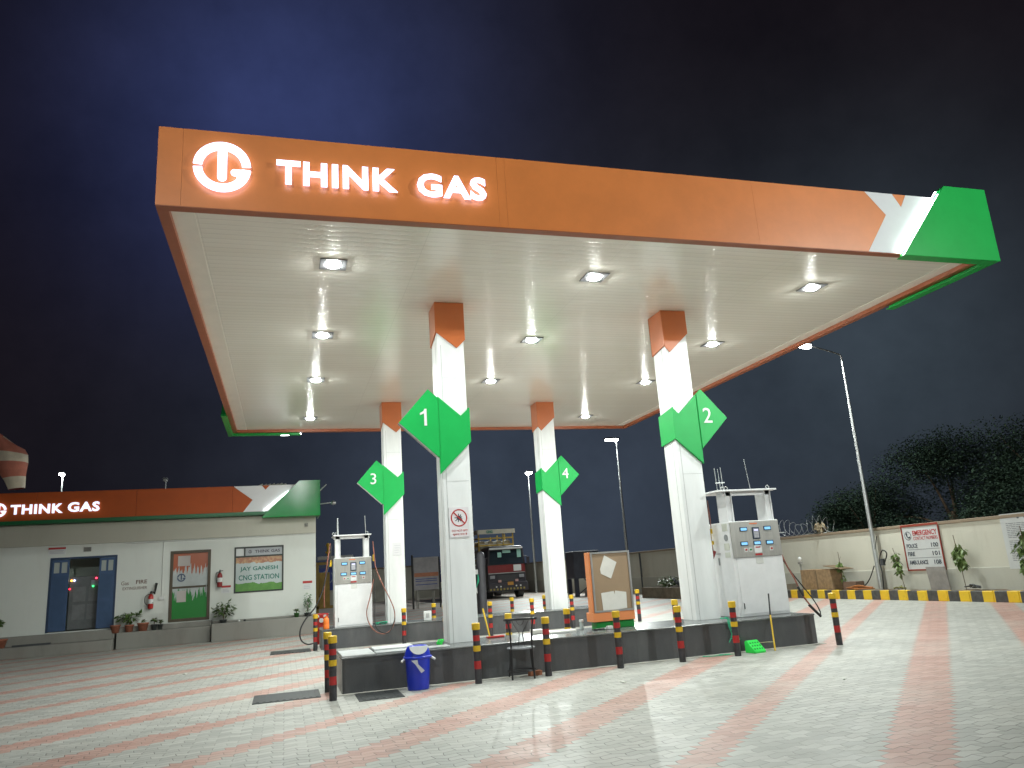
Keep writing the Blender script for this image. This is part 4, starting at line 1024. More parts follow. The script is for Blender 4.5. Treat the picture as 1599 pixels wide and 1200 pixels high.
# conduit, cable and junction boxes on the front wall
g = MB(); g.cyl((-5.0, YB-.02, 3.28), (.9, YB-.02, 3.30), .012, n=6); g.cyl((-3.85, YB-.02, 3.28), (-3.85, YB-.02, 1.5), .010, n=6); g.cyl((.75, YB-.02, 3.30), (.75, YB-.02, 3.62), .012, n=6); g.build('conduit', M_offwhite, bd)
g = MB(); g.box((-3.93, YB-.05, 1.42), (-3.77, YB-.001, 1.52)); g.build('socket_box', M_offwhite, bd)
g = MB(); g.cyl((.70, YB-.16, 3.58), (.70, YB-.04, 3.62), .035, n=10); g.box((.64, YB-.05, 3.55), (.76, YB-.036, 3.68)); g.build('wall_camera', M_plinth, bd)
# signs on the building
def wall_sign(x0, x1, z0, z1, lab, head=M_redsign):
    o = thing('wall_sign', lab, 'sign', ((x0+x1)/2, YB, z0))
    g = MB(); g.box((x0, YB-.012, z0), (x1, YB-.001, z1)); g.build('plate', M_sigwhite, o)
    g = MB(); g.box((x0+.004, YB-.016, z1-(z1-z0)*.28), (x1-.004, YB-.0125, z1-.004)); g.build('heading', head, o)
    g = MB()
    for k in range(3):
        z = z0+(z1-z0)*(.15+.17*k); g.box((x0+.04, YB-.0155, z), (x1-.04-random.uniform(0, .06), YB-.0125, z+.015))
    g.build('printed_lines', mat('print_grey', (.45, .45, .50), .6), o); return o
o = wall_sign(-7.23, -6.73, 3.03, 3.26, 'small red and white sign above the left side of the blue doors')
wall_sign(-2.03, -1.73, 1.49, 1.74, 'small white sign with red heading under the extinguisher beside the window')
wall_sign(.58, .90, 1.42, 1.72, 'small white sign with red heading near the right corner of the building')
o = thing('vent_plate', 'small grey plate on the wall above the blue doors', 'vent', (-6.1, YB, 3.1)); g = MB(); g.box((-6.22, YB-.02, 3.08), (-6.0, YB-.001, 3.22)); g.build('plate', M_plinth, o)
g = MB()
for k in range(4): g.box((-6.20, YB-.024, 3.10+k*.03), (-6.02, YB-.0205, 3.11+k*.03))
g.build('louvres', M_dark, o)
wt = MB(); wt.join(text_mb('Gas', .22, .12, .004).xf(at(-4.96, YB-.004, 2.01))); wt.join(text_mb('FIRE', .33, .12, .004, bold=.02).xf(at(-4.47, YB-.004, 2.03))); wt.join(text_mb('EXTINGUISHER', .72, .09, .004).xf(at(-4.66, YB-.004, 1.84)))
wo_ = wt.build('painted_lettering', mat('brown_ink', (.20, .13, .11), .7), bd)

# fire extinguishers
def extinguisher(x, z, lab, cone, body=M_red):
    o = thing('fire_extinguisher', lab, 'fire extinguisher', (x, YB-.10, z), 0, 'fire extinguishers on the building')
    g = MB(); g.lathe([(.001, 0), (.07, 0), (.082, .03), (.082, .36), (.06, .43), (.03, .46), (.001, .462)], n=18); g.build('cylinder', body, o, local=True)
    g = MB(); g.box((-.02, -.02, .46), (.02, .02, .51)); g.box((-.02, -.07, .51), (.10, -.05, .53)); g.box((-.02, -.02, .51), (.10, .02, .525)); g.cyl((0, 0, .5), (0, 0, .56), .015, n=8); g.build('valve', M_black, o, local=True)
    g = MB(); g.lathe([(.0835, .16), (.0835, .30)], n=18); g.build('label_band', M_sigwhite, o, local=True)
    if cone:
        g = MB(); g.tube([(.04, 0, .48), (.12, -.02, .52), (.13, -.02, .62)], .012); g.cyl((.11, -.02, .45), (.16, -.02, .80), .022, .04, n=10); g.tube([(0, -.03, .47), (-.15, -.05, .40), (-.16, -.05, .2), (-.05, -.05, .12), (.08, -.05, .2)], .010); g.build('discharge_horn', M_rubber, o, local=True)
    else:
        g = MB(); g.tube([(-.02, 0, .49), (-.11, 0, .46), (-.12, 0, .3), (-.10, 0, .14)], .011); g.build('hose', M_rubber, o, local=True)
    return o
extinguisher(-4.16, 1.16, 'red fire extinguisher with black horn left of the painted glass door', True)
extinguisher(-2.08, 1.70, 'dark red fire extinguisher with white label between glass door and window', False, M_dred)

# ------------------------------------------------------------------ plants
def leaves(g, c, n, spread, size, droop=.3, flat=False):
    c = Vector(c)
    for k in range(n):
        d = Vector((random.gauss(0, 1), random.gauss(0, 1), random.gauss(0, .8))).normalized()
        p = c+Vector((d.x*spread[0], d.y*spread[1], d.z*spread[2]))*random.uniform(.15, 1)**.6
        a = Vector((d.x+random.gauss(0, .4), d.y+random.gauss(0, .4), -droop+random.gauss(0, .35))).normalized()
        s_ = a.cross(Vector((random.gauss(0, .3), random.gauss(0, .3), 1))).normalized()
        L = size*random.uniform(.7, 1.3); w = L*.28
        nn = a.cross(s_)*L*.06
        g.add([p, p+a*L*.45+s_*w+nn, p+a*L, p+a*L*.45-s_*w+nn], [(0, 1, 2, 3)])
    return g
def pot_plant(x, y, z, h, lab, pot, leafs=70, size=.10, potr=.13, poth=.22, lm=M_leaf, spread=None, fern=False):
    o = thing('potted_plant', lab, 'plant', (x, y, z))
    g = MB(); g.lathe([(.001, 0), (potr*.68, 0), (potr*.95, poth*.85), (potr*1.05, poth*.86), (potr*1.05, poth), (potr*.92, poth), (potr*.9, poth*.9), (.001, poth*.9)], n=20); g.build('pot', pot, o, local=True)
    if leafs:
        g = MB()
        for k in range(5):
            a = k*1.256+random.random(); rr_ = h*.22
            g.tube([(0, 0, poth*.85), (rr_*.35*math.cos(a), rr_*.35*math.sin(a), poth+h*.45), (rr_*math.cos(a), rr_*math.sin(a), poth+h*.85)], .006, n=5, smoothpts=3)
        g.build('stem', M_bark, o, local=True)
        g = MB(); sp = spread or (h*.32, h*.3, h*.35)
        leaves(g, (0, 0, poth+h*.6), leafs, sp, size); g.build('foliage', lm, o, local=True)
    return o
M_darkpot = mat('dark_pot', (.07, .08, .08), .6, var=.2)
pot_plant(-5.12, 27.72, .50, .1, 'empty terracotta pot right of the blue doors', M_terra, 0, potr=.15, poth=.24)
pot_plant(-4.72, 27.72, .50, .42, 'leafy plant in a terracotta pot, middle of the row by the blue doors', M_terra, 90, .16, .14, .22, spread=(.36, .2, .18))
pot_plant(-4.32, 27.70, .50, .12, 'wide terracotta pot under the horned extinguisher', M_terra, 14, .10, .17, .25)
pot_plant(-4.00, 27.75, .50, .22, 'small plant in a dark pot left of the glass door', M_darkpot, 50, .10, .09, .18)
pot_plant(-3.82, 27.75, .50, .16, 'tiny plant in a dark pot nearest the glass door', M_darkpot, 40, .07, .08, .17)
pot_plant(-1.92, 27.62, .56, .58, 'bushy dark green plant in front of the wall between glass door and window', M_darkpot, 160, .15, .12, .10, spread=(.30, .22, .28))
pot_plant(.74, 27.62, .56, .55, 'slender green conical plant by the right corner of the building', M_darkpot, 220, .07, .12, .12, mat('light_leaf', (.06, .20, .04), .5, var=.3), spread=(.13, .13, .36))
pot_plant(.38, 27.55, .56, .16, 'low green plant in a small pot by the right end of the plinth', mat('green_pot', (.05, .16, .04), .5), 40, .08, .09, .14)
pot_plant(-8.20, 27.45, .33, .1, 'empty terracotta pot left of the blue doors', M_terra, 0, potr=.20, poth=.26)
pot_plant(-8.45, 27.75, .62, .5, 'dark leafy plant at the left edge of the building front', M_darkpot, 120, .13, .12, .15)
sh = thing('shoes', 'pair of shoes left on the plinth under the window', 'shoes', (-1.35, 27.7, .56))
for k in (-.09, .09):
    g = MB(); g.lathe([(.001, 0), (.05, 0), (.052, .02), (.03, .06), (.001, .065)], (k, 0, 0), n=12, sx=.8, sy=2.2); g.build('shoe', M_offwhite if k < 0 else M_black, sh, local=True)
g = MB(); g.obox((0, 0, .03), (1.0, .12, .05), Matrix.Rotation(.05, 3, 'Z')); o = g.build('plank', M_dark); o.location = (-7.35, 27.45, .331); tag(o, 'dark plank lying on the step in front of the blue doors', 'plank')

# windsock on the roof
ws = thing('windsock', 'limp red and white striped windsock above the left end of the building', 'windsock', (-8.98, 27.4, 4.0))
g = MB(); g.cyl((-8.88, 27.6, 4.0), (-8.98, 27.4, 6.9), .03, .022, n=8); g.build('mast', M_steel, ws)
cs = [(-9.10, 7.00, .42, 66), (-8.86, 6.93, .48, 50), (-8.60, 6.78, .50, 38), (-8.42, 6.52, .49, 22), (-8.33, 6.22, .47, 8), (-8.27, 5.92, .44, 2), (-8.20, 5.62, .37, -2), (-8.12, 5.36, .29, -4), (-8.07, 5.14, .24, -6), (-8.06, 5.08, .23, -6)]
def sock(rings, mt, name, inset=0):
    g = MB(); n_ = 28; vs = []
    for (x, z, r_, tilt) in rings:
        for k in range(n_):
            a = 2*PI*k/n_; rr_ = (r_-inset)*(1+.05*math.sin(3*a+z*2)+.03*math.sin(7*a+z*5)); v = Vector((rr_*math.cos(a), rr_*math.sin(a)*.8, 0)); v.rotate(Matrix.Rotation(R(tilt), 3, 'Y')); vs.append((x+v.x, 27.3+v.y, z+v.z))
    g.add(vs, [(j*n_+k, j*n_+(k+1) % n_, (j+1)*n_+(k+1) % n_, (j+1)*n_+k) for j in range(len(rings)-1) for k in range(n_)], True); return g.build(name, mt, ws)
M_sw = mat('sock_cream', (.80, .72, .58), .8, var=.12, scale=5); M_sr = mat('sock_red', (.60, .21, .15), .8, var=.12, scale=5)
sock(cs[0:3], M_sw, 'white_band'); sock(cs[2:5], M_sr, 'red_band'); sock(cs[4:6], M_sw, 'white_band'); sock(cs[5:7]+[(-8.145, 5.44, .315, -4)], M_sr, 'red_band'); sock([(-8.145, 5.44, .315, -4)]+cs[7:], M_sw, 'white_band'); sock(cs[7:], M_dred, 'lining', .012)

# ================================================================== RIGHT SIDE
# street lamps
def street_lamp(x, y, h, head, lab, watts, aim=None, arm=True, spread=170, size=.28, lit=True, head_w=.30, base_z=.2, r=.075):
    o = thing('street_lamp', lab, 'lamp post', (x, y, base_z), 0, 'tall lamp posts round the yard')
    g = MB(); hs = h-base_z
    g.cyl((x, y, base_z), (x, y, base_z+hs*.42), r, r*.8, n=14); g.cyl((x, y, base_z+hs*.42), (x, y, base_z+hs*.8), r*.72, r*.58, n=14); g.cyl((x, y, base_z+hs*.8), (x, y, h), r*.5, r*.4, n=12)
    g.build('pole', M_steel, o)
    hv = Vector(head)
    if arm:
        g = MB(); p0 = Vector((x, y, h)); g.tube([p0-Vector((0, 0, .3)), p0, p0+(hv-p0)*.12+Vector((0, 0, .10)), hv], r*.34, n=8); g.build('arm', M_steel, o)
    dirv = (hv-Vector((x, y, hv.z))); dirv = dirv.normalized() if dirv.length > .05 else Vector((-1, 0, 0))
    rot = Matrix((( dirv.x, -dirv.y, 0), (dirv.y, dirv.x, 0), (0, 0, 1)))
    g = MB(); g.obox(hv+Vector((0, 0, .02)), (head_w*1.6, head_w*.8, .09), rot); g.build('lamp_head', mat('lamp_housing', (.25, .26, .27), .4, metal=.5), o, bevel=.02)
    g = MB(); g.obox(hv+Vector((0, 0, -.075)), (head_w*1.3, head_w*.6, .10), rot)
    g.build('lens', mat('pole_lens', (1, 1, 1), .4, emit=(.93, .97, 1), estr=60) if lit else M_offwhite, o, bevel=.02)
    if lit and watts:
        L = lamp_data('lamp', watts, size, spread=spread); l = bpy.data.objects.new('street_lamp_light', L); C.objects.link(l); l.location = hv+Vector((0, 0, -.15))
        d = (Vector(aim)-hv).normalized() if aim else Vector((0, 0, -1)); l.rotation_euler = d.to_track_quat('-Z', 'Y').to_euler()
    return o
sl = street_lamp(18.02, 20.75, 7.85, (16.45, 20.5, 8.22), 'tall galvanised lamp post with lit curved arm by the emergency numbers sign', W_POLE*.75, (15.8, 20.5, 0))
g = MB(); g.tube([(17.93, 20.55, .28), (17.93, 20.5, .8), (17.95, 20.55, 1.15), (17.9, 20.3, 1.45), (17.92, 20.15, 1.35), (17.95, 20.35, 1.05)], .02, n=6)
g.tube([(17.9, 20.75, 1.0), (17.85, 21.0, .6), (17.85, 21.3, .38), (17.8, 21.6, .3)], .018, n=6); g.tube([(17.9, 20.6, 1.5), (17.92, 20.45, 1.9)], .012, n=6); g.build('cable', M_rubber, sl)
g = MB(); g.box((17.86, 20.3, 1.0), (17.94, 20.42, 1.2)); g.build('junction_box', M_dark, sl)
street_lamp(20.5, 45.0, 9.2, (20.15, 44.9, 9.45), 'distant lit lamp post beyond the right boundary wall, over the notice board', W_POLE*1.7, (10, 38, 0), r=.10, base_z=0, head_w=.62)
street_lamp(17.1, 53.5, 8.4, (17.05, 53.2, 8.55), 'distant lit lamp post behind column 4, inside the far corner of the yard', W_POLE*1.7, (8, 42, 0), r=.09, base_z=0, head_w=.62)
street_lamp(-11.05, 44.3, 7.9, (-11.05, 44.1, 8.0), 'small lit lamp post behind the building roof, beside the windsock', 60, None, False, lit=True, base_z=0, head_w=.3)
street_lamp(-6.65, 48.0, 8.0, (-6.65, 47.9, 8.05), 'unlit lamp post with round head behind the middle of the building roof', 0, None, False, lit=False, base_z=0, head_w=.32)
# two posts added out of view, beside and behind the camera, lighting the fascia
street_lamp(18.02, -1.5, 7.85, (16.45, -1.5, 8.22), 'added lamp post out of view by the right wall, lighting the front fascia', W_POLE*.82, (8, 9, 7.4), head_w=.3, spread=110)
street_lamp(-5.0, -5.0, 7.85, (-4.0, -4.2, 8.22), 'added lamp post out of view behind the camera, lighting the front fascia', W_POLE*.52, (2, 9, 7.2), head_w=.3, base_z=0, spread=110)

# emergency sign, on the right wall (faces -X)
xw = 18.23
em = thing('emergency_sign', 'white sign with red border listing emergency contact numbers on the right wall', 'sign', (xw, 19.0, .82))
ya, yb_ = 19.68, 18.30
g = MB(); g.box((xw-.012, yb_, .84), (xw-.001, ya, 2.10)); g.build('plate', mat('sign_grey_white', (.52, .54, .54), .5, var=.05), em)
g = MB(); g.box((xw-.03, yb_-.035, .80), (xw-.0005, yb_, 2.10)); g.box((xw-.03, ya, .80), (xw-.0005, ya+.035, 2.10)); g.box((xw-.03, yb_, .80), (xw-.0005, ya, .839)); g.box((xw-.03, yb_-.035, 2.101), (xw-.0005, ya+.035, 2.16)); g.build('border', mat('rust_red', (.26, .04, .025), .5, var=.1), em)
def wtext(s, w, h, y, z, mt, bold=.03, name='lettering', parent=em, x=None):
    t = text_mb(s, w, h, .004, bold=bold); t.xf(at((x or xw)-.015, y, z) @ FACE_X); return t.build(name, mt, parent)
wtext('EMERGENCY', .92, .15, 18.82, 1.90, M_redsign, .02)
wtext('CONTACT NUMBERS', .92, .10, 18.82, 1.74, M_redsign, .0)
for lab_, num, z in (('POLICE', '100', 1.53), ('FIRE', '101', 1.29), ('AMBULANCE', '108', 1.04)):
    w_ = {'POLICE': .42, 'FIRE': .27, 'AMBULANCE': .72}[lab_]
    wtext(lab_, w_, .125, 19.60-w_/2, z, M_ink, .018); wtext(num, .26, .125, 18.52, z, M_ink, .018)
g = MB()
for z in (1.415, 1.165): g.box((xw-.016, 18.36, z), (xw-.0125, 19.6, z+.008))
g.build('rule_line', M_ink, em)
g = MB(); n_ = 24; cy_, cz_ = 19.48, 1.83
for k in range(n_):
    p, q = 2*PI*k/n_, 2*PI*(k+1)/n_
    g.prism([(cy_+.13*math.cos(p), cz_+.13*math.sin(p)), (cy_+.13*math.cos(q), cz_+.13*math.sin(q)), (cy_+.115*math.cos(q), cz_+.115*math.sin(q)), (cy_+.115*math.cos(p), cz_+.115*math.sin(p))], 'x', xw-.017, xw-.0125)
g.tube([(xw-.018, cy_+.05, cz_+.06), (xw-.018, cy_+.045, cz_), (xw-.018, cy_-.0, cz_-.045), (xw-.018, cy_-.06, cz_-.055)], .014, n=6); g.cyl((xw-.018, cy_+.06, cz_+.05), (xw-.018, cy_+.02, cz_+.075), .02, n=8); g.cyl((xw-.018, cy_-.03, cz_-.065), (xw-.018, cy_-.075, cz_-.03), .02, n=8)
g.build('phone_symbol', M_ink, em)
# big notice at the right edge
bnn = thing('notice_sheet', 'tall white notice sheet with small print at the right end of the wall', 'notice', (xw, 15.4, .76))
g = MB(); g.box((xw-.012, 14.35, .78), (xw-.001, 16.20, 2.19)); g.build('sheet', MATS['sign_grey_white'], bnn)
wtext('THINK GAS', .42, .05, 15.3, 2.08, M_ink, .02, parent=bnn)
g = MB(); z = 1.93
while z > .95:
    y = 16.05
    if random.random() < .93:
        y2 = random.uniform(14.5, 14.9)
        while y > y2:
            L = random.uniform(.04, .16); g.box((xw-.0155, y-L, z), (xw-.0125, y, z+.014)); y -= L+.02
    z -= .045
g.build('printed_lines', mat('print_dark', (.16, .17, .19), .6), bnn)
ls = logo_mb(.035, .003); ls.xf(at(xw-.015, 15.66, 2.08) @ FACE_X); ls.build('logo_mark', M_ink, bnn)

# things along the right bed
cr = thing('carton', 'open brown cardboard carton on the planting bed by the kerb', 'carton', (17.85, 23.3, .25))
g = MB(); g.box((17.62, 22.55, .25), (18.1, 24.15, .95)); g.build('box', M_card, cr, bevel=.01)
g = MB(); g.obox((17.85, 22.4, 1.0), (.5, .9, .02), Matrix.Rotation(R(8), 3, 'X')); g.obox((17.62, 23.3, .58), (.012, .06, .66), Matrix.Identity(3)); g.build('flap', mat('cardboard_dark', (.17, .12, .07), .85), cr)
g = MB(); g.obox((17.95, 21.9, .38), (.4, .5, .28), Matrix.Rotation(.2, 3, 'Z')); g.build('lower_box', mat('cardboard_brown', (.16, .10, .07), .9), cr)
g = MB(); g.obox((0, 0, .34), (.04, .70, .68), Matrix.Rotation(R(-6), 3, 'Y')); o = g.build('stone_panel', mat('grey_panel', (.30, .29, .28), .6, var=.2), bevel=.01); o.location = (17.95, 18.35, .24); tag(o, 'grey stone panel leaning below the emergency sign', 'panel')
tp = thing('water_tap', 'small post with white tap head by the wall behind the right dispenser', 'tap', (17.9, 24.45, .25))
g = MB(); g.cyl((17.9, 24.45, .25), (17.9, 24.45, 1.25), .035, n=8); g.box((17.85, 24.37, 1.15), (17.95, 24.53, 1.22)); g.build('post', M_plinth, tp)
g = MB(); g.lathe([(.001, 0), (.06, 0), (.05, .07), (.07, .09), (.05, .16), (.001, .18)], (17.9, 24.45, 1.225), n=12); g.build('tap_head', M_offwhite, tp)
def sapling(x, y, h, lab, nl, lm, sp, size, lean=(0, 0)):
    o = thing('sapling', lab, 'plant', (x, y, .25), 0, 'young plants along the wall')
    g = MB(); g.tube([(0, 0, 0), (lean[0]*.4, lean[1]*.4, h*.45), (lean[0], lean[1], h)], .010, n=6, smoothpts=4)
    for k in range(5):
        a = random.uniform(0, 6.28); z = h*random.uniform(.35, .8); g.tube([(lean[0]*z/h, lean[1]*z/h, z), (lean[0]*z/h+.5*sp[0]*math.cos(a), lean[1]*z/h+.8*sp[1]*math.sin(a), z+.12)], .005, n=5)
    g.build('stem', M_bark, o, local=True)
    g = MB()
    for k in range(nl//12):
        cc = (lean[0]*.6+random.gauss(0, sp[0]*.45), lean[1]*.6+random.gauss(0, sp[1]*.45), h*.62+random.gauss(0, sp[2]*.5)); leaves(g, cc, 12, (.08, .08, .14), size, droop=1.6)
    g.build('foliage', lm, o, local=True); return o
M_leaf3 = mat('olive_leaf', (.13, .20, .055), .5, var=.35, scale=7)
sapling(17.9, 22.35, 1.25, 'sapling behind the cardboard carton', 90, M_leaf3, (.08, .14, .28), .15)
sapling(17.9, 19.62, 1.25, 'sapling with yellowish leaves left of the emergency sign', 110, M_leaf3, (.08, .11, .38), .15, (0, .22))
sapling(17.85, 17.35, 1.5, 'tall leafy sapling right of the emergency sign', 170, M_leaf3, (.10, .26, .50), .16, (0, .1))
sapling(17.8, 15.3, 1.6, 'sapling in front of the notice sheet at the right edge', 170, M_leaf3, (.10, .22, .45), .16)
# razor wire over the wall with a dry tuft
g = MB(); pts = []
for k in range(170):
    a = k*.38; q_ = 1+.25*math.sin(k*.061); pts.append((18.35+.17*math.cos(a), 26.2-k*.019+.06*math.sin(a*2+k*.05), 2.17+.27*q_+.25*q_*math.sin(a)))
g.tube(pts, .0055, n=5, smoothpts=2)
for k in range(4, 168, 4): p = Vector(pts[k]); g.cyl(p+Vector((0, -.03, -.02)), p+Vector((0, .03, .02)), .003, n=4)
tag(g.build('razor_wire', M_steel), 'loose coil of razor wire on top of the right wall', 'wire')
dt = thing('dry_tuft', 'dry straw tuft caught on the razor wire', 'dry plant', (18.35, 23.6, 2.17))
g = MB(); leaves(g, (0, 0, .28), 45, (.12, .18, .2), .22, droop=.9); g.build('stalks', mat('straw', (.30, .24, .15), .9), dt, local=True)
# debris on the bed
for k, (y, z, L, mt, lab) in enumerate([(21.2, .31, 1.2, mat('dry_branch', (.34, .13, .04), .8), 'dry orange brown branch lying on the kerb by the lamp post'), (19.55, .30, .5, M_leaf2, 'small heap of dry leaves at the foot of the sapling'), (16.9, .33, .45, M_dark, 'dark stick on the bed right of the tall sapling')]):
    g = MB()
    for q in range(7): g.tube([(random.uniform(-.1, .1), -L/2+random.uniform(0, .2), random.uniform(0, .06)), (random.uniform(-.12, .1), 0, random.uniform(0, .12)), (random.uniform(-.1, .1), L/2-random.uniform(0, .3), random.uniform(0, .05))], .018, n=5, smoothpts=3)
    o = g.build('branch', mt); o.location = (17.62, y, z); tag(o, lab, 'branch')

# ------------------------------------------------------------------ trees beyond the wall
def tree(x, y, h, r_, lab, n):
    o = thing('tree', lab, 'tree', (x, y, 0), 0, 'dark trees beyond the right wall')
    g = MB(); g.tube([(0, 0, 0), (.1, .1, h*.25), (.0, .2, h*.5)], lambda t: .16*(1-t*.6), n=8)
    cl = []
    for k in range(44):
        a = random.uniform(0, 6.28); rr_ = r_*random.uniform(.15, 1)**.7; z = h*random.uniform(.24, .95)
        rr_ *= math.sqrt(max(.1, 1-((z/h-.5)/.55)**2)); cl.append((rr_*math.cos(a), rr_*math.sin(a), z))
    for c_ in cl[:12]: g.tube([(.05, .15, h*.35), (c_[0]*.5, c_[1]*.5, (h*.35+c_[2])*.5+.2), c_], lambda t: .07*(1-t*.8), n=5, smoothpts=3)
    g.build('trunk', M_bark, o, local=True)
    g = MB()
    for c_ in cl: leaves(g, c_, n*8//44, (r_*.42, r_*.42, h*.15), .095, droop=.2)
    g.build('crown', M_treeleaf, o, local=True); return o
tree(22.0, 25.3, 4.1, 2.2, 'low dark bushy tree behind the razor wire', 3600)
tree(23.2, 22.3, 5.3, 2.6, 'dark tree behind the lamp post at the right wall', 5200)
tree(23.8, 18.6, 5.5, 2.8, 'tallest dark tree behind the emergency sign', 5600)
tree(22.8, 15.0, 4.3, 2.6, 'dark tree behind the notice sheet at the right edge', 4600)
tree(26.5, 30.5, 3.8, 2.4, 'small dark tree further back beyond the right wall', 3000)

# ------------------------------------------------------------------ far yard
# truck with gas cylinder frame
tk_ = thing('truck', 'dark red and black truck parked facing us, carrying a yellow frame of gas cylinders', 'truck', (13.35, 47.6, 0), R(0))
def L(x, y, z): return (x, y, z)
g = MB(); g.prism([(-1.25, .62), (1.25, .62), (1.25, 2.1), (1.16, 3.0), (1.05, 3.18), (-1.05, 3.18), (-1.16, 3.0), (-1.25, 2.1)], 'y', 0, 1.9); g.build('cab', M_truckdark, tk_, local=True, bevel=.06, seg=2)
g = MB(); g.box((-1.22, -.03, 1.55), (1.22, -.002, 2.02)); g.build('red_band', M_truckred, tk_, local=True, bevel=.01)
g = MB(); g.box((-1.2, -.045, 1.50), (1.2, -.01, 1.55)); g.build('chrome_strip', M_alu, tk_, local=True)
g = MB(); g.prism([(-1.12, 2.06), (1.12, 2.06), (1.03, 2.92), (-1.03, 2.92)], 'y', -.028, -.002); g.build('windscreen', M_glass, tk_, local=True)
g = MB(); g.box((-1.1, -.12, 2.98), (1.1, .05, 3.08)); g.build('sun_visor', M_offwhite, tk_, local=True, bevel=.02)
g = MB(); g.box((-.22, -.05, 2.75), (.3, -.03, 2.93)); g.box((.72, -.05, 2.45), (.98, -.03, 2.95)); g.box((-.55, -.05, 2.5), (-.3, -.03, 2.8)); g.build('sticker', mat('mint_sticker', (.30, .55, .48), .4), tk_, local=True)
g = MB(); g.box((.45, -.05, 1.62), (.95, -.031, 2.0)); g.build('white_panel', M_sigwhite, tk_, local=True)
g = MB(); g.box((-1.28, -.25, .42), (1.28, .1, .95)); g.build('bumper', M_truckdark, tk_, local=True, bevel=.03)
g = MB(); g.box((-.62, -.01, 1.0), (.75, -.002, 1.46)); 
g.build('grille', mat('grille', (.05, .05, .055), .5, var=.3, scale=30), tk_, local=True)
g = MB(); g.box((-.05, -.27, .78), (.32, -.252, .98)); g.build('number_plate', mat('plate_orange', (.50, .24, .04), .5), tk_, local=True)
g = MB()
for k in range(11): g.box((-1.2+k*.215, -.262, .50), (-1.09+k*.215, -.251, .62))
g.build('bumper_stripes', mat('dull_yellow', (.30, .24, .06), .5), tk_, local=True)
for s_ in (-1, 1):
    g = MB(); g.box((s_*.95-.16, -.04, 1.2), (s_*.95+.16, -.005, 1.4)); g.build('headlight', mat('headlight', (.32, .32, .34), .1), tk_, local=True, bevel=.02)
    g = MB(); g.box((s_*.55-.1, -.262, .98), (s_*.55+.1, -.251, 1.12)); g.build('reflector_mark', mat('pink_reflector', (.5, .3, .28), .4), tk_, local=True)
    g = MB(); g.cyl((s_*.78, -.27, .72), (s_*.78, -.25, .72), .05, n=10, smooth=False); g.cyl((s_*.5, -.27, .72), (s_*.5, -.25, .72), .05, n=10, smooth=False); g.build('fog_lamp', M_offwhite, tk_, local=True)
    g = MB(); g.box((s_*1.42-.09, -.1, 2.0), (s_*1.42+.09, -.04, 2.45)); g.cyl((s_*1.2, 0, 2.5), (s_*1.42, -.07, 2.45), .02, n=6); g.build('mirror', M_truckdark, tk_, local=True)
    g = MB(); g.cyl((s_*.82, .95, .48), (s_*1.2, .95, .48), .5, n=24); w = g.build('wheel', M_rubber, tk_, local=True)
    g = MB(); g.cyl((s_*1.201, .95, .48), (s_*1.21, .95, .48), .26, n=16, smooth=False); g.build('hub', M_alu, w, local=True)
    g = MB(); g.cyl((s_*.8, 6.2, .48), (s_*1.2, 6.2, .48), .5, n=20); g.build('wheel', M_rubber, tk_, local=True)
g = MB(); g.box((-1.2, 2.1, .9), (1.2, 8.2, 1.1)); g.box((-.5, 1.9, .6), (.5, 8.2, .9)); g.build('chassis', M_truckdark, tk_, local=True)
g = MB()
for x in (-1.2, 1.15):
    for y in (2.2, 4.2, 6.2, 8.1): g.box((x, y, 1.1), (x+.07, y+.07, 4.15))
for z in (3.3, 3.75, 2.4):
    g.box((-1.2, 2.15, z), (1.22, 2.2, z+.09)); g.box((-1.25, 2.2, z), (-1.2, 8.17, z+.09))
g.box((.45, 2.12, 3.3), (.52, 2.16, 4.15)); g.build('cylinder_frame', M_skid, tk_, local=True)
g = MB(); g.box((-1.28, 2.0, 4.08), (1.3, 2.13, 4.36)); g.box((-1.30, 2.0, 4.08), (-1.24, 8.2, 4.36)); g.build('top_board', mat('pale_board', (.45, .42, .34), .5, var=.15), tk_, local=True)
t = text_mb('CNG', .42, .17, .01, bold=.04); t.xf(at(-.45, 1.99, 4.22)); t.build('lettering', MATS['teal_letters'], tk_, local=True)
g = MB()
for i_ in range(4):
    for j_ in range(5): g.cyl((-1.1+.26*0+.0, 2.4, 1.4+.42*j_) if i_ == 9 else (-.9+i_*.58, 2.4, 1.38+j_*.52), (-.9+i_*.58, 8.0, 1.38+j_*.52), .2, n=12)
g.build('cylinders', mat('cylinder_grey', (.36, .35, .32), .5, var=.15), tk_, local=True)
# dark pump stand with green hose, beyond the rear island
ps = thing('air_pump', 'dark round air pump post with green hose between column 1 and the truck', 'pump', (7.6, 31, 0))
g = MB(); g.cyl((7.62, 31, 0), (7.62, 31, 2.25), .17, n=20); g.lathe([(.17, 0), (.15, .12), (.05, .2), (.001, .21)], (7.62, 31, 2.25), n=20); g.build('post', mat('pump_grey', (.11, .11, .125), .45, var=.15), ps)
g = MB(); g.cyl((7.27, 30.9, 0), (7.27, 30.9, 1.9), .15, n=20); g.build('cover', mat('pump_black', (.03, .03, .035), .5), ps)
g = MB(); g.box((7.15, 30.7, 1.55), (7.42, 30.74, 1.74)); g.cyl((7.30, 30.7, 1.1), (7.34, 30.7, .82), .035, .02, n=8); g.build('hose_box', M_offwhite, ps, bevel=.01)
g = MB()
for k in range(3): g.tube([(7.18+k*.02, 30.68, 1.55), (7.15+k*.02, 30.66, 1.3), (7.28, 30.66, 1.08-k*.03), (7.42-k*.02, 30.66, 1.3), (7.40, 30.68, 1.55)], .014, n=6)
g.build('hose', M_ropegreen, ps)
g = MB(); g.cyl((7.22, 30.7, .0), (7.22, 30.7, .78), .09, n=14); g.build('red_cylinder', M_dred, ps)
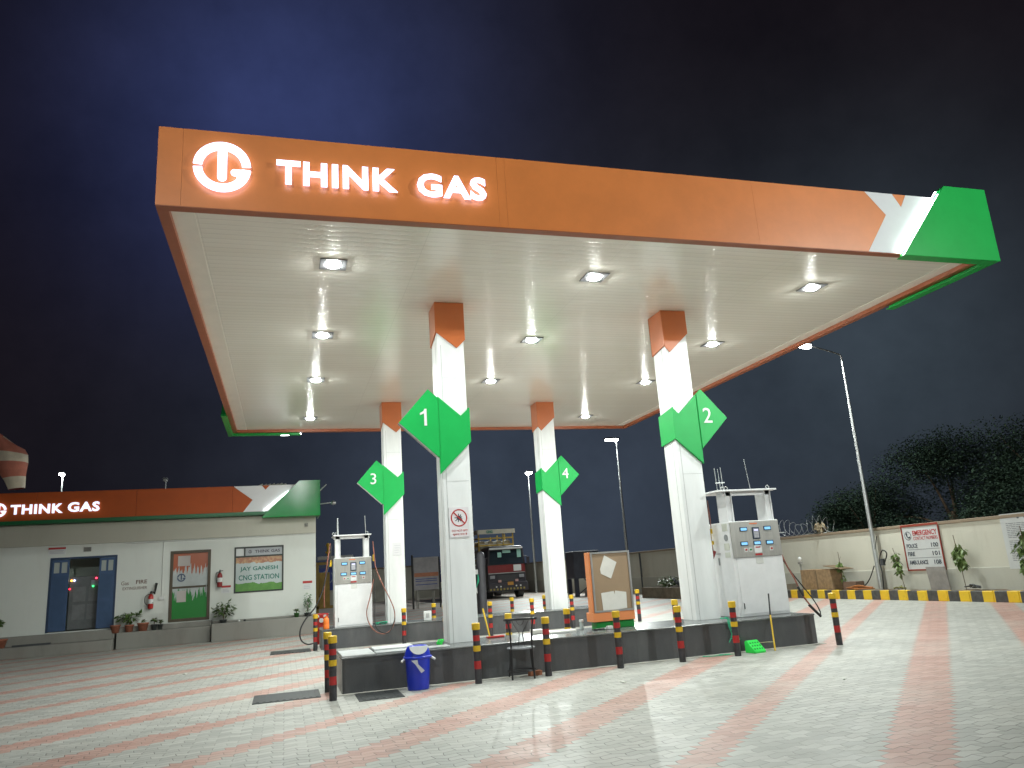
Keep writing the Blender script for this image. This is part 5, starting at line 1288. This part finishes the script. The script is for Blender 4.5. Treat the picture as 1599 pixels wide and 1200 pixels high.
# dark tank on legs
tn = thing('tank_stand', 'dark blue grey tank on braced legs beyond the notice board', 'tank', (16.2, 41, 0))
g = MB(); g.box((15.35, 40.9, .95), (16.9, 42.2, 2.45)); g.build('tank', mat('tank_blue', (.055, .06, .085), .45, var=.2), tn, bevel=.03)
g = MB()
for x in (15.35, 16.7):
    for y in (40.9, 42.0): g.box((x, y, 0), (x+.22, y+.18, .95))
g.cyl((15.5, 40.95, .1), (16.8, 40.95, .95), .03, n=6); g.cyl((16.8, 40.95, .1), (15.9, 40.95, .95), .025, n=6); g.build('leg_frame', mat('tank_leg', (.03, .035, .06), .5), tn)
g = MB(); g.box((15.7, 40.2, .28), (17.0, 40.6, .33)); g.box((15.75, 40.2, 0), (15.8, 40.6, .28)); g.box((16.9, 40.2, 0), (16.95, 40.6, .28)); g.build('step', M_alu, tn)
# sign on black posts
sg = thing('information_sign', 'grey information sign with orange stripe on black posts, seen past column 3', 'sign', (7.0, 41.2, 0))
g = MB(); g.cyl((6.42, 41.2, 0), (6.42, 41.2, 2.75), .055, n=8); g.cyl((7.85, 41.2, 0), (7.85, 41.2, 2.6), .04, n=8); g.build('post', M_black, sg)
g = MB(); g.box((6.48, 41.15, .95), (7.80, 41.19, 2.62)); g.build('panel', mat('sign_grey', (.32, .31, .33), .5, var=.15), sg)
g = MB(); g.box((6.5, 41.13, 1.62), (7.78, 41.149, 1.82)); g.build('orange_stripe', mat('sign_orange', (.42, .15, .07), .5, var=.2, scale=8), sg)
g = MB()
for z in (1.48, 1.38, 1.2): g.box((6.56, 41.135, z), (7.7, 41.149, z+.035))
g.build('printed_lines', M_bluesign, sg)
g = MB()
for a in (6.75, 7.6): g.cyl((a, 41.6, 0), (a, 41.6, 1.3), .03, n=6); g.cyl((a, 42.1, 0), (a, 42.1, .95), .03, n=6)
for z in (.25, .5, .92): g.cyl((6.75, 41.6, z), (8.1, 41.6, z), .025, n=6)
rk = thing('steel_rack', 'low grey steel rack behind the information sign', 'rack', (7.2, 41.8, 0)); g.build('rack_frame', M_plinth, rk)
for x0, x1, z0, z1, lab in ((10.95, 12.2, 1.15, 2.85, 'blue poster on the far wall right of the information sign'), (2.45, 4.0, 1.1, 2.75, 'blue poster on the far wall left of the rear dispenser')):
    o = thing('poster', lab, 'poster', ((x0+x1)/2, 61.9, z0)); g = MB(); g.box((x0, 61.88, z0), (x1, 61.91, z1)); g.build('sheet', M_bluesign, o)
    g = MB(); cx_ = x0+.62; cz_ = (z0+z1)/2+.15
    for k in range(24):
        p, q = 2*PI*k/24, 2*PI*(k+1)/24
        if 2 < k < 6: continue
        g.prism([(cx_+.5*math.cos(p), cz_+.5*math.sin(p)), (cx_+.5*math.cos(q), cz_+.5*math.sin(q)), (cx_+.42*math.cos(q), cz_+.42*math.sin(q)), (cx_+.42*math.cos(p), cz_+.42*math.sin(p))], 'y', 61.872, 61.879)
    g.build('ring_mark', mat('pale_blue', (.25, .33, .5), .5), o)
# yellow compressor skid behind the building corner
sk = thing('compressor_skid', 'yellow compressor frame with pipes, seen between building and left dispenser', 'compressor', (2.4, 44, 0))
g = MB()
for x in (1.62, 3.4):
    for y in (44, 46): g.box((x, y, 0), (x+.14, y+.14, 2.6))
g.box((1.62, 44.0, 2.6), (3.54, 44.14, 2.74)); g.box((1.62, 44.0, .3), (3.54, 44.14, .45)); g.box((1.8, 44.3, .3), (2.35, 45.5, 2.2)); g.build('frame', M_skid, sk)
g = MB(); g.cyl((1.7, 44.0, 2.95), (3.6, 44.0, 2.95), .10, n=10); g.build('pipe', M_offwhite, sk)
g = MB(); g.cyl((2.25, 44.05, 2.9), (2.25, 44.05, 3.75), .06, n=8); g.cyl((2.25, 44.05, 3.2), (2.25, 44.05, 3.3), .13, n=10); g.cyl((2.25, 44.05, 3.6), (2.25, 44.05, 3.68), .11, n=10); g.build('relief_valve', M_yellow, sk)
g = MB()
for k in range(4): g.tube([(2.6, 43.9, .3+.12*k), (3.2, 43.7, .35+.1*k), (4.2, 43.8, .3+.12*k)], .03, n=6)
g.build('pipes', M_dark, sk)
# rubble and bushes in the far planter
rbh = thing('rubble_heap', 'heap of dark rubble and sacks in the planter behind column 2', 'rubble', (17.2, 29, .42))
g = MB()
for k in range(46):
    c_ = (random.gauss(0, .45), random.gauss(0, 1.4), .15+abs(random.gauss(0, .22))); sz = random.uniform(.12, .42)
    g.obox(c_, (sz, sz*random.uniform(.6, 1.2), sz*random.uniform(.4, .9)), Matrix.Rotation(random.uniform(0, 3), 3, Vector((random.random(), random.random(), 1)).normalized()))
g.build('stones', mat('dark_rubble', (.07, .075, .085), .8, var=.4), rbh, local=True, bevel=.03)
for x, y, lab in ((17.3, 32.1, 'low green bush left of the dark rubble heap'), (16.9, 32.9, 'small green bush at the far end of the planter')):
    o = thing('bush', lab, 'bush', (x, y, .42)); g = MB(); leaves(g, (0, 0, .22), 260, (.45, .5, .28), .14, droop=.1); g.build('foliage', M_leaf, o, local=True); g = MB(); g.tube([(0, 0, 0), (.05, 0, .2)], .02, n=5); g.build('stem', M_bark, o, local=True)
# scraps of paper and chips on the paving
g = MB()
for x, y in ((12.3, 10.6), (9.1, 7.1), (14.2, 11.3), (4.4, 10.2), (-1.9, 17.3), (-2.1, 11.4), (6.6, 8.5), (11.0, 6.3), (1.2, 8.6), (13.0, 8.2), (-.6, 24.2)):
    a = random.uniform(0, 3); s_ = random.uniform(.015, .045)
    g.obox((x, y, .012), (s_*1.6, s_, .01), Matrix.Rotation(a, 3, 'Z'))
o = g.build('litter', M_paper); o['kind'] = 'stuff'; o['label'] = 'tiny paper scraps and chips scattered on the paving'; o['category'] = 'litter'
